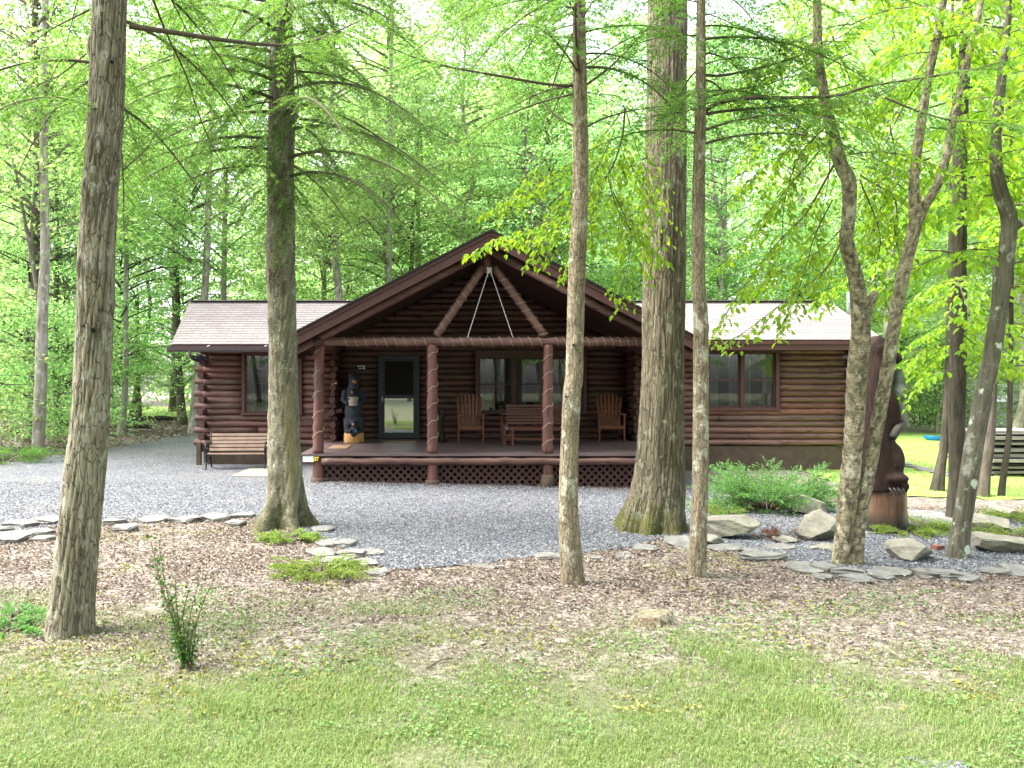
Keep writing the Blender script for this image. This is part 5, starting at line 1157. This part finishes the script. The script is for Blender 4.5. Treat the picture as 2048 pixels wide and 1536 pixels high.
for i in range(4):
    mb = MB(); a = q(1752+9*i, 975, -.29+.01*i); mb.tube(spline([a, (a[0], a[1]-.045, a[2]-.03), (a[0], a[1]-.05, a[2]-.09)], .02), np.linspace(.017, .006, len(spline([a, (a[0], a[1]-.045, a[2]-.03), (a[0], a[1]-.05, a[2]-.09)], .02))), 8); mb.build('claw', M['black'], e, True)
mb = MB()   # grey young bear clasped in its arms
mb.ell(q(1788, 832, -.04), (.11, .13, .22)).ell(q(1793, 795, -.04), (.105, .12, .15)).tube([q(1796, 790), q(1797, 765), q(1798, 742)], [.10, .08, .045], 12).tube([q(1806, 775), q(1812, 800), q(1808, 830)], [.05, .055, .03], 10)
fused(mb, 'clasped_cub', M['fish'], e, .022, 3)
mb = MB(); mb.tube(spline([q(1792, 850, -.14), q(1778, 858, -.20), q(1764, 878, -.22)], .03), .05, 10, .1); mb.build('pale_forearm', M['grey_paw'], e, True)
# black ornament under the left eave
p0 = P(402, 716, 17.9); mb = MB(); mb.ell(p0, (.13, .06, .05)).ell(p0+[.14, 0, .02], (.05, .05, .045)).tube([p0+[.1, -.02, 0], p0+[.19, -.03, -.07]], .022, 8).tube([p0+[-.02, 0, 0], p0+[.0, -.02, -.13]], .025, 8).tube([p0+[-.12, 0, .02], p0+[-.2, .02, .05]], .025, 8)
e = tag(mb.build('eave_ornament', M['bear_black'], None, True), 'small black animal ornament perched on the corner logs under the gutter', 'ornament')
r = e.modifiers.new('fuse', 'REMESH'); r.mode = 'VOXEL'; r.voxel_size = .012
# ---------------------------------------------------------------- stones
def slab_stone(px, py, wpx, dep, h, label, group, seed, rz=0.0, cat='stone', name='flagstone', tilt=0.0, lift=0.0):
    g = np.random.default_rng(seed); b = G(px, py); Wd = wpx/F*b[1]; h = h*.58; dep = dep*1.35; n = int(g.integers(6, 10)); th = np.sort(np.linspace(0, 2*PI, n, endpoint=False)+g.uniform(-.32, .32, n))
    r = g.uniform(.68, 1.12, n); x = np.sign(np.cos(th))*np.abs(np.cos(th))**.75*r*Wd/2; y = np.sin(th)*r*dep/2
    rings = [(.92, -.06), (1.0, h*.15), (.95, h*.35), (1.05, h*.5), (1.0, h*.72), (1.03, h*.85), (.93, h)]; tilt = tilt+.05*g.standard_normal()
    v = []
    for sc_, z in rings: v.append(np.stack([x*sc_*(1+.06*g.standard_normal(n)), y*sc_*(1+.07*g.standard_normal(n)), z+.12*h*g.standard_normal(n)*(z > 0)], -1))
    v = np.vstack(v); v = rot(v, tilt, 0, rz); m = len(rings); i, j = np.meshgrid(np.arange(m-1), np.arange(n), indexing='ij')
    mb = MB().add(v, [np.stack([i*n+j, i*n+(j+1) % n, (i+1)*n+(j+1) % n, (i+1)*n+j], -1).reshape(-1, 4), np.arange(n)[None]+(m-1)*n])
    o = mb.build(name, M['stone'], None); o.location = b+np.array([0, 0, lift]); return tag(o, label, cat, group)
gl = 'flagstones edging the leaf bed left of the mossy foot'
row = [(-6, 1062, 60, .3), (40, 1052, 70, .3), (93, 1046, 62, .28), (30, 1074, 75, .26), (78, 1070, 60, .26), (20, 1086, 70, .25), (88, 1082, 50, .22), (226, 1048, 50, .25), (250, 1062, 46, .25), (306, 1043, 58, .26), (372, 1043, 66, .28), (432, 1041, 64, .28), (486, 1034, 58, .28), (470, 1052, 50, .22)]
for i, (px, py, w_, d_) in enumerate(row): slab_stone(px, py, w_, d_, .055+.02*(i % 3), 'flat grey flagstone in the row between the furrowed trunk and the mossy foot' if px > 200 else 'flat grey flagstone in the jumbled edge left of the furrowed trunk', gl if px > 200 else 'jumbled edging stones left of the furrowed trunk', 100+i, .1*(i % 3-1), tilt=.05*(i % 2), lift=.02)
gm = 'flagstones edging the gravel by the creeping junipers'
row = [(612, 1052, 40, .2), (644, 1064, 50, .24), (660, 1090, 66, .32), (692, 1092, 46, .26), (640, 1110, 70, .34), (700, 1112, 62, .28), (742, 1110, 54, .24), (668, 1128, 80, .26), (726, 1130, 60, .24)]
for i, (px, py, w_, d_) in enumerate(row): slab_stone(px, py, w_, d_, .06+.02*(i % 2), 'pale flat flagstone beside the creeping junipers at the gravel edge', gm, 140+i, .2*(i % 3-1), lift=.01)
slab_stone(756, 1150, 58, .2, .075, 'pale flagstone with dark underside at the right end of the juniper edging', None, 160)
slab_stone(1092, 1116, 62, .22, .075, 'pale flagstone with a dark side just left of the slim tan trunk', None, 161)
slab_stone(1186, 1116, 46, .16, .03, 'thin sunken flagstone just right of the slim tan trunk', None, 162)
slab_stone(970, 1134, 90, .10, .025, 'long thin dark slate half buried at the gravel edge', None, 163)
slab_stone(1250, 1112, 60, .2, .03, 'thin low flagstone between the slim tan trunk and the oak roots', None, 164)
slab_stone(1290, 1100, 46, .25, .075, 'grey block stone in front of the oak roots', None, 165)
slab_stone(1362, 1094, 56, .45, .12, 'broad grey stone tucked between oak and slim knotty trunk', None, 166)
gr_n = 'flagstones edging the right gravel bed'
row = [(1448, 1100, 74, .24), (1508, 1112, 40, .22), (1526, 1120, 96, .2), (1610, 1142, 66, .26), (1652, 1142, 54, .24), (1690, 1150, 62, .22), (1648, 1160, 40, .14), (1716, 1164, 62, .16), (1758, 1158, 52, .2), (1790, 1150, 80, .26), (1850, 1152, 50, .24), (1888, 1155, 62, .26), (1930, 1160, 62, .2), (1984, 1150, 50, .2), (2030, 1150, 60, .24)]
for i, (px, py, w_, d_) in enumerate(row): slab_stone(px, py, w_, d_, .055+.02*(i % 3), 'flat pale flagstone in the edging of the right gravel bed', gr_n, 180+i, .1*(i % 3-1), lift=.012)
for i, (px, py, w_, d_) in enumerate([(1500, 1000, 120, .9), (1450, 1010, 90, .6), (1780, 1020, 70, .5), (1560, 1096, 70, .3), (1840, 1030, 120, .5)]): slab_stone(px, py, w_, d_, .05, 'low flat slab lying in the gravel behind the boulders', 'low slabs in the right gravel bed', 210+i)
slab_stone(1885, 1050, 74, .5, .12, 'dark slab stone behind the lichen spotted trunk', None, 220)
def boulder(px, py, wpx, hpx, dep, label, seed, slope=0.0, rz=0, flat_top=0):
    g = np.random.default_rng(seed); b = G(px, py); k_ = b[1]/F; Wd, H = wpx*k_*1.05, hpx*k_*.86
    m = MB().ell((0, 0, 0), (1, 1, 1), n=44); v = m.v[0]; s_ = 9.0*seed
    # chisel with random planes for flat faces, then roughen
    for _ in range(15):
        d = unit(g.standard_normal(3)*[1, 1, .9]); c_ = g.uniform(.5, .8); t = v@d; v = v-np.clip(t-c_, 0, None)[:, None]*d*.985
    nz = fbm(v[:, 0]*2.2+s_+v[:, 2]*1.7, v[:, 1]*2.2+s_-v[:, 2], 4)-.5; v = v*(1+.16*nz)[:, None]+.03*(fbm(v[:, 0]*9+v[:, 2]*5, v[:, 1]*9+v[:, 2]*7, 2)-.5)[:, None]
    v = v/np.abs(v).max(0); v = v*np.array([Wd/2, dep/2, H*.56])+[0, 0, H*.42]; v[:, 2] += v[:, 0]*slope
    m.v[0] = rot(v, 0, 0, rz); o = m.build('boulder', M['boulder'], None, True); o.location = b; 
    e_ = o.modifiers.new('edges', 'EDGE_SPLIT'); e_.split_angle = R(24)
    return tag(o, label, 'boulder')
boulder(1442, 1074, 140, 54, .55, 'long flat topped slab boulder tilted between slim knotty trunk and juniper', 1, .12)
boulder(1638, 1078, 100, 66, .6, 'squarish pale boulder just left of the forked birch', 2)
boulder(1612, 1026, 80, 44, .5, 'pale boulder under the right end of the feathery juniper', 3)
boulder(1815, 1120, 108, 52, .5, 'rounded grey boulder between the birch and the lichen spotted trunk', 4)
boulder(1985, 1104, 100, 44, .5, 'low angular boulder just right of the lichen spotted trunk foot', 5, -.05)
boulder(1972, 1064, 110, 46, .6, 'long pale boulder behind the low angular one on the right', 6, -.06)
boulder(2002, 1034, 60, 26, .5, 'small whitish boulder at the back of the right bed', 7)
boulder(2022, 1100, 46, 34, .4, 'small rounded boulder at the right picture edge', 8)
boulder(1412, 1088, 70, 22, .3, 'low dark mossy stone behind the slim knotty trunk foot', 9)
boulder(1568, 1086, 44, 16, .25, 'small grey rock beside the dead fern', 10)
boulder(1650, 1100, 50, 18, .25, 'small slanted rock at the left foot of the birch', 11)
boulder(380, 1262, 14, 10, .05, 'small white pebble stone in the grass near the twiggy shrub', 12) if False else None
boulder(168, 1412, 16, 14, .06, 'small white stone lying in the front grass at left', 13)
boulder(1125, 1287, 30, 12, .08, 'pale flat stone at the edge of the grass below the stump', 14)
boulder(958, 1290, 36, 12, .1, 'pale half sunken stone in the grass below the thin dark slate', 15)
b = G(1875, 1102); o = MB().box((0, 0, .03), (.12, .08, .07), rz=.3).build('red_brick', M['brick'], None); o.location = b; tag(o, 'small red brick lying beside the rounded grey boulder', 'brick')
# old sawn stump in the leaf litter
b = G(1300, 1245); e = empty('tree_stump', b, 'low weathered sawn stump sunk in the leaf litter', 'stump'); n = 30; th = np.linspace(0, 2*PI, n, endpoint=False); k_ = b[1]/F; v = []
for z_, r_ in ((-.05, 56), (.0, 48), (.035, 41), (.06, 37), (.068, 34)): v.append(np.stack([r_*k_*(1+.10*np.cos(3*th)+.06*np.cos(7*th+1))*np.cos(th)+.25*z_, .75*r_*k_*(1+.10*np.cos(4*th))*np.sin(th), z_+.02*np.cos(th)+0*th], -1))
i, j = np.meshgrid(np.arange(4), np.arange(n), indexing='ij'); s = MB().add(np.vstack(v), [np.stack([i*n+j, i*n+(j+1) % n, (i+1)*n+(j+1) % n, (i+1)*n+j], -1).reshape(-1, 4)]); local(e, s, 'bark', M['bark_thin'], True)
s = MB().add(v[-1]+[0, 0, .001], [np.arange(n)[None]]); local(e, s, 'sawn_top', M['stump_top'])
# ---------------------------------------------------------------- shrubs
def fronds(e, c, n, L0, spread, up, rg, mat, leaf, sub=7, stem=True):
    mb = MB(); tw = []; C = []; D = []; N = []; LL = []
    for i in range(n):
        a = rg.uniform(0, 2*PI); el = rg.uniform(*up); L = L0*rg.uniform(.6, 1.15); d = np.array([math.cos(a)*math.cos(el)*spread[0], math.sin(a)*math.cos(el)*spread[1], math.sin(el)])
        m = 11; t = np.linspace(0, 1, m)[:, None]; st0 = np.array([math.cos(a)*.12*spread[0], math.sin(a)*.12, 0])*rg.random(); p = c+st0+d*L*t+np.array([0, 0, -.30])*L*t**2*math.cos(el); tt = unit(np.gradient(p, axis=0))
        tw.append((p[:8], np.linspace(.009, .003, 8))); s = unit(np.cross(tt, Z3))
        for q in range(3, m):
            for sg in (-1, 1):
                w_ = unit(tt[q]*.8+s[q]*sg*rg.uniform(.3, .8)+Z3*rg.uniform(-.15, .5)); l2 = L*.30*(1.1-.6*t[q, 0])*rg.uniform(.6, 1.2)
                k_ = np.linspace(.1, 1, sub)[:, None]; b = p[q]+w_*l2*k_+np.array([0, 0, -.1])*l2*k_**2; C.append(b); D.append(np.tile(w_, (sub, 1))+.55*rg.standard_normal((sub, 3))); N.append(Z3+.6*rg.standard_normal((sub, 3))); LL.append(np.full(sub, leaf)*rg.uniform(.6, 1.3, sub))
                b2 = b-w_*l2*.05; C.append(b2); D.append(np.tile(w_, (sub, 1))+.8*rg.standard_normal((sub, 3))); N.append(Z3+.6*rg.standard_normal((sub, 3))); LL.append(np.full(sub, leaf*.8))
    L = np.concatenate(LL); leaves(mb, np.vstack(C), np.vstack(D), np.vstack(N), L, L*.22)
    mb.build('foliage', mat, e)
    if stem: twigs(tw, 5).build('stem_growth', M['twig'], e)
rg = np.random.default_rng(77)
c = G(1535, 1022); e = empty('juniper_shrub', c, 'large feathery green spreading juniper in front of the right foundation', 'shrub')
fronds(e, c, 120, 1.0, (1.35, .8), (.25, 1.0), rg, M['leaf_jun'], .06)
c2 = G(1640, 1000); fronds(e, c2, 26, .6, (1, .7), (.2, .9), rg, M['leaf_jun'], .05, 7, False)
for px, py, L, n, lb, mt in ((582, 1082, .32, 60, 'yellow green creeping juniper just right of the mossy trunk foot', 'leaf_moss'), (640, 1152, .42, 80, 'bright green creeping juniper below the pale flagstones', 'leaf_moss'), (1452, 1030, .35, 30, 'low yellow green creeping juniper left of the feathery juniper', 'leaf_moss'),
                         (1815, 1070, .34, 40, 'low green creeping juniper at the foot of the tall bear carving', 'leaf_moss'), (1850, 1060, .5, 46, 'spreading bright creeping juniper right of the bear stump', 'leaf_moss'), (2030, 1080, .45, 44, 'yellow green creeping juniper at the right picture edge', 'leaf_moss'), (2035, 1040, .5, 40, 'fresh green creeping shrub behind the whitish boulder', 'leaf_moss'),
                         (20, 1245, .26, 34, 'small bright green clump left of the furrowed trunk foot', 'leaf_jun'), (22, 1268, .14, 14, 'smallest green tuft left of the furrowed trunk foot', 'leaf_jun'), (8, 925, 1.3, 40, 'low green hemlock bush at the left picture edge', 'leaf_hem')):
    c = G(px, py); e = empty('creeping_juniper' if 'bush' not in lb else 'hemlock_bush', c, lb, 'shrub'); fronds(e, c+[0, 0, .02], n, L, (1.1, .8), (.05, .55), rg, M[mt], .034 if L < 1 else .07, 5 if L < 1 else 8)
c = G(1562, 1080); e = empty('dead_fern', c, 'withered orange brown fern on the gravel below the feathery juniper', 'fern'); fronds(e, c, 22, .26, (1, .8), (.1, .9), rg, M['fern'], .03, 4)
# twiggy shrub
c = G(372, 1338); e = empty('twiggy_shrub', c, 'upright sparse twiggy shrub with small dark leaves in the front grass', 'shrub'); Yc = c[1]; tw = []; C = []; D = []; k_ = Yc/F
stems = [[(368, 1340), (352, 1260), (325, 1180), (300, 1075)], [(372, 1340), (356, 1250), (330, 1170), (318, 1085)], [(376, 1340), (385, 1270), (405, 1210), (428, 1155)], [(374, 1340), (362, 1270), (352, 1200), (352, 1130)], [(370, 1340), (350, 1250), (320, 1160), (312, 1110)], [(378, 1338), (376, 1270), (383, 1215), (400, 1160)], [(380, 1338), (388, 1290), (392, 1250), (412, 1190)], [(366, 1340), (350, 1280), (345, 1230), (338, 1190)], [(372, 1338), (370, 1280), (366, 1230), (378, 1180)]]
for i, s in enumerate(stems):
    dy = rg.uniform(-.08, .08); p = spline(np.array([P(a, b, Yc+dy*j*.5) for j, (a, b) in enumerate(s)]), .02); p = p+.002*rg.standard_normal(p.shape); tw.append((p, np.linspace(.006, .0015, len(p))))
    tt = unit(np.gradient(p, axis=0))
    for j in range(2, len(p)):
        f = j/len(p); m = rg.poisson(4.5*(1-f)**1.6+1.0)
        for _ in range(m):
            d = unit(rg.standard_normal(3)+tt[j]*.8); o_ = p[j]+d*rg.uniform(.003, .045); C.append(o_); D.append(d)
C = np.array(C); D = np.array(D); m = MB(); leaves(m, C, D, Z3+.6*rg.standard_normal(C.shape), rg.uniform(.016, .034, len(C)), rg.uniform(.010, .017, len(C)), True); m.build('foliage', M['leaf_privet'], e); [MB().tube(p_, r_, 6).build('stem', M['twig_brown'], e) for p_, r_ in tw]
# ---------------------------------------------------------------- loose cover: grass, litter, pebbles
rgs = np.random.default_rng(99)
def infrustum(n, y0, y1, pw=1.0, m=1.06):
    y = y0+(y1-y0)*rgs.random(n)**pw; x = (rgs.random(n)*(2048+160)-80-CX)/F*y; return x, y
def blades(name, x, y, h, w_, mat, lean=.55, label=None, cat=None):
    n = len(x); z = ground(x, y)-.004; a = rgs.uniform(0, 2*PI, n); d = np.stack([np.cos(a), np.sin(a), 0*a], -1); s = np.stack([-np.sin(a), np.cos(a), 0*a], -1)
    b = np.stack([x, y, z], -1); hh = h[:, None]; ln = (lean*rgs.random(n)**.7)[:, None]
    m_ = b+d*hh*ln*.35+Z3*hh*.62; t = b+d*hh*ln+Z3*hh*(1-.35*ln); W = w_[:, None]
    v = np.stack([b-s*W/2, b+s*W/2, m_-s*W*.4, m_+s*W*.4, t], 1).reshape(-1, 3); i = np.arange(n)[:, None]*5
    mb = MB().add(v, [i+np.array([[0, 1, 3, 2]]), i+np.array([[2, 3, 4]])])
    return tag(mb.build(name, mat, None), label, cat, kind='stuff')
x, y = infrustum(520000, 3.0, 7.4, 1.0)
dn = np.clip(smooth(6.5, 3.9, y+2.4*(fbm(x*.8+5, y*.8, 3)-.5)), 0, 1)*(.14+.32*smooth(5.2, 4.0, y)+.54*smooth(.38, .58, fbm(x*2.6, y*2.6+7, 3)))
keep = rgs.random(len(x)) < dn*.95; x, y = x[keep], y[keep]
lush = fbm(x*1.7+30, y*1.7, 3)
blades('grass', x, y, (.016+.055*lush**1.5)*rgs.uniform(.4, 1.5, len(x)), rgs.uniform(.0022, .0052, len(x)), M['grass'], .95, 'short thin lawn grass in front of the leaf litter', 'grass')
x, y = infrustum(60000, 12.6, 26, 1.0); k_ = inpoly(x, y, lp) & (x > 7); x, y = x[k_], y[k_]
blades('lawn_grass', x, y, rgs.uniform(.04, .09, len(x)), rgs.uniform(.006, .012, len(x)), M['grass_far'], .6, 'bright mown lawn beyond the tall bear carving', 'grass')
def litter(name, x, y, L, mat, label, up=.005):
    n = len(x); b = np.stack([x, y, ground(x, y)+up+.012*rgs.random(n)], -1); a = rgs.uniform(0, 2*PI, n)
    m = MB(); leaves(m, b, np.stack([np.cos(a), np.sin(a), .25*rgs.standard_normal(n)], -1), Z3+.38*rgs.standard_normal((n, 3)), L, L*rgs.uniform(.4, .75, n), True, .3)
    return tag(m.build(name, mat, None), label, 'leaves', kind='stuff')
x, y = infrustum(150000, 4.2, 12.5, 1.0); og = ing(x, y)
near_e = og & ~ing(x, y-.35)
dn = np.where(og, np.where(near_e, .16, .012), smooth(4.0, 6.2, y+2.0*(fbm(x*.8+5, y*.8, 3)-.5))*(.35+.65*smooth(.35, .6, fbm(x*1.9+2, y*1.9, 3))*1.0)+.10)
k_ = rgs.random(len(x)) < dn; x, y = x[k_], y[k_]; litter('leaf_litter', x, y, rgs.uniform(.014, .042, len(x))*np.clip(y/7, .6, 1.1), M['litter'], 'dry pale brown leaf litter over the bed in front of the gravel')
x, y = infrustum(22000, 4.0, 12, 1.0); k_ = (~ing(x, y)) & (rgs.random(len(x)) < smooth(.5, .7, fbm(x*1.3+11, y*1.3, 3))+.06); x, y = x[k_], y[k_]; litter('yellow_leaf_litter', x, y, rgs.uniform(.02, .045, len(x)), M['litter_yellow'], 'yellowish small leaves scattered over the leaf litter')
x = rgs.uniform(-26, -6, 16000); y = rgs.uniform(17, 40, 16000); k_ = ~inpoly(x, y, gpoly); litter('woodland_litter', x[k_], y[k_], rgs.uniform(.07, .16, k_.sum()), M['litter'], 'dry leaf litter on the wood floor left of the drive')
x = rgs.uniform(-2.2, 4.6, 500); y = 15.0-rgs.random(500)**2*.5; litter('drifted_leaves', x, y, rgs.uniform(.03, .06, 500), M['litter'], 'pale leaves drifted along the foot of the porch lattice', .018)
x, y = infrustum(95000, 7.3, 15, 1.3); k_ = ing(x, y); x, y = x[k_], y[k_]; n = len(x)   # loose pebbles on the gravel
def pebbles(name, x, y, sz, label):
    n = len(x); s = rgs.uniform(*sz, n)[:, None, None]; o8 = np.array([[1, 0, 0], [0, 1, 0], [-1, 0, 0], [0, -1, 0], [0, 0, .7], [0, 0, -.5]], float)
    v = o8[None]*s*(1+.35*rgs.standard_normal((n, 6, 3))*.6); a = rgs.uniform(0, 2*PI, n); c_, s_ = np.cos(a)[:, None], np.sin(a)[:, None]
    v = np.stack([v[..., 0]*c_-v[..., 1]*s_, v[..., 0]*s_+v[..., 1]*c_, v[..., 2]], -1)+np.stack([x, y, ground(x, y)+.016], -1)[:, None]
    i = np.arange(n)[:, None]*6; m = MB().add(v.reshape(-1, 3), [np.concatenate([i+np.array([[0, 1, 4]]), i+np.array([[1, 2, 4]]), i+np.array([[2, 3, 4]]), i+np.array([[3, 0, 4]])])])
    tag(m.build(name, M['pebble'], None), label, 'gravel', kind='stuff')
pebbles('gravel_pebbles', x, y, (.007, .017), 'loose blue grey crushed stone of the drive')
x, y = infrustum(26000, 3.1, 6.8, 1.0); k_ = rgs.random(len(x)) < smooth(.50, .68, fbm(x*2.1+40, y*2.1, 3))+.03; x, y = x[k_], y[k_]; n = len(x)   # clover and broad weeds
b = np.stack([x, y, ground(x, y)+.012+.02*rgs.random(n)], -1); a = rgs.uniform(0, 2*PI, n); m = MB(); L = rgs.uniform(.010, .026, n)
leaves(m, b, np.stack([np.cos(a), np.sin(a), .3*rgs.standard_normal(n)], -1), Z3+.35*rgs.standard_normal((n, 3)), L, L*.7, True, .15)
tag(m.build('ground_weeds', M['leaf_weed'], None), 'small clover and broad weed leaves among the lawn grass', 'weeds', kind='stuff')
RP = [tuple(G(a, b)[:2]) for a, b in ((1640, 1540), (1760, 1505), (1900, 1488), (2060, 1478), (2200, 1480), (2200, 1600), (1600, 1600))]
inr = lambda x, y: inpoly(x+.22*(fbm(x*5, y*5)-.5), y+.22*(fbm(x*5+9, y*5)-.5), RP)
sheet('road_edge_gravel', np.arange(1.2, 5.2, .03), np.arange(2.6, 4.2, .03), M['gravel'], .008, lambda x, y: inr(x, y) & (fbm(x*3, y*3, 3)+.3*(fbm(x*9, y*9)-.5) > .52), .01)
x = rgs.uniform(1.2, 4.4, 22000); y = rgs.uniform(2.8, 4.1, 22000); k_ = inr(x, y) & (rgs.random(22000) < .8*smooth(.45, .65, fbm(x*3, y*3, 3))); pebbles('road_edge_pebbles', x[k_], y[k_], (.005, .012), 'loose dark crushed stone at the grass edge by the road')
# sticks
mb_l = [(440, 1180, 60, .2), (520, 1200, 50, -.2), (1450, 1200, 110, -.25), (1560, 1200, 70, .15), (1270, 1165, 80, -.3), (880, 1330, 60, .5), (560, 1430, 70, .1), (1150, 1223, 30, .1), (700, 1330, 50, .3)]
for i, (px, py, L, a) in enumerate(mb_l):
    b = G(px, py); l = L*b[1]/F/2; p = spline(np.array([[-l*math.cos(a), -l*math.sin(a)*2, .012], [0, .02, .022], [l*math.cos(a), l*math.sin(a)*2, .012]]), .03); o = MB().tube(p, np.linspace(.008, .004, len(p)), 6, .3).build('fallen_stick', M['twig'], None); o.location = b
    tag(o, 'thin dark fallen stick lying on the leaf litter', 'stick', 'fallen sticks on the leaf litter')
# a few stems of wood debris at left, far structures at right
for i, (px, py, L) in enumerate([(230, 858, 150), (320, 842, 120), (60, 868, 90)]):
    b = G(px, py); l = L*b[1]/F/2; o = MB().tube([(-l, .3, .12), (0, 0, .16), (l, -.2, .1)], [.10, .12, .08], 10, .2).build('fallen_log', M['bark_farb'], None, True); o.location = b; tag(o, ['mossy fallen log on the wood floor right of the furrowed trunk', 'fallen log near the far end of the drive', 'fallen log behind the forked pale trunk'][i], 'log')
Yk = 17.2; e = empty('board_stack', (xat(2020, Yk), Yk, gz(9.5, Yk)), 'long stack of weathered grey boards at the right lawn edge', 'timber stack'); zb = gz(9.5, Yk)
x0, x1 = xat(1960, Yk), xat(2200, Yk); n = 8
for i in range(n):
    for d in range(4): MB().box(((x0+x1)/2+.12*rg.normal(), Yk+.35*d+.04*rg.normal(), zb+.10+.125*i+.02*rg.random()), (x1-x0, .30, .05+.03*rg.random()), rz=.02*rg.normal(), ry=.012*rg.normal()).build('board', M['boards'], e)
for x in np.linspace(x0+.3, x1-.3, 4): MB().box((x, Yk+.5, zb+.04), (.15, 1.4, .14)).build('bearer', M['bark_farb'], e)
Yh = 38; e = empty('grey_house', (xat(2090, Yh), Yh, gz(28, Yh)), 'grey house with white trimmed windows half hidden by trees at right', 'house'); zb = gz(28, Yh); x0, x1 = xat(1940, Yh), xat(2260, Yh)
mb = MB(); 
for i in range(20): mb.box(((x0+x1)/2, Yh+2, zb+.1+.17*i), (x1-x0, 4-.012*(i % 2), .168))
mb.build('siding', M['house_grey'], e); mb = MB(); mb.add([(x0-.4, Yh-.5, zb+3.4), (x1+.4, Yh-.5, zb+3.4), (x1+.4, Yh+2, zb+4.8), (x0-.4, Yh+2, zb+4.8), (x1+.4, Yh+4.5, zb+3.4), (x0-.4, Yh+4.5, zb+3.4)], np.array([[0, 1, 2, 3], [3, 2, 4, 5], [0, 5, 4, 1]])); mb.build('roof', M['shingle'], e)
for px in (1992, 2060):
    mb = MB(); mb.box((xat(px, Yh), Yh-.03, zb+1.9), (1.1, .08, 1.4)); w_ = mb.build('window', M['white'], e); mb = MB(); mb.box((xat(px, Yh), Yh-.075, zb+1.9), (.85, .02, 1.15)); mb.build('pane', M['glass'], w_)
b = G(1866, 882); o = MB(); o.tube([(0, 0, .0), (0, 0, .05), (0, 0, .16), (0, 0, .18), (0, 0, .15), (0, 0, .07)], [.18, .22, .32, .34, .30, .2], 22); o = o.build('blue_tub', M['blue'], None, True); o.location = b; tag(o, 'small bright blue plastic tub on the far lawn', 'tub')
for i in range(5): slab_stone(1800+26*i, 930+6*i, 40, .4, .1, 'low grey stone in the broken row across the far lawn', 'stones across the far lawn', 300+i)
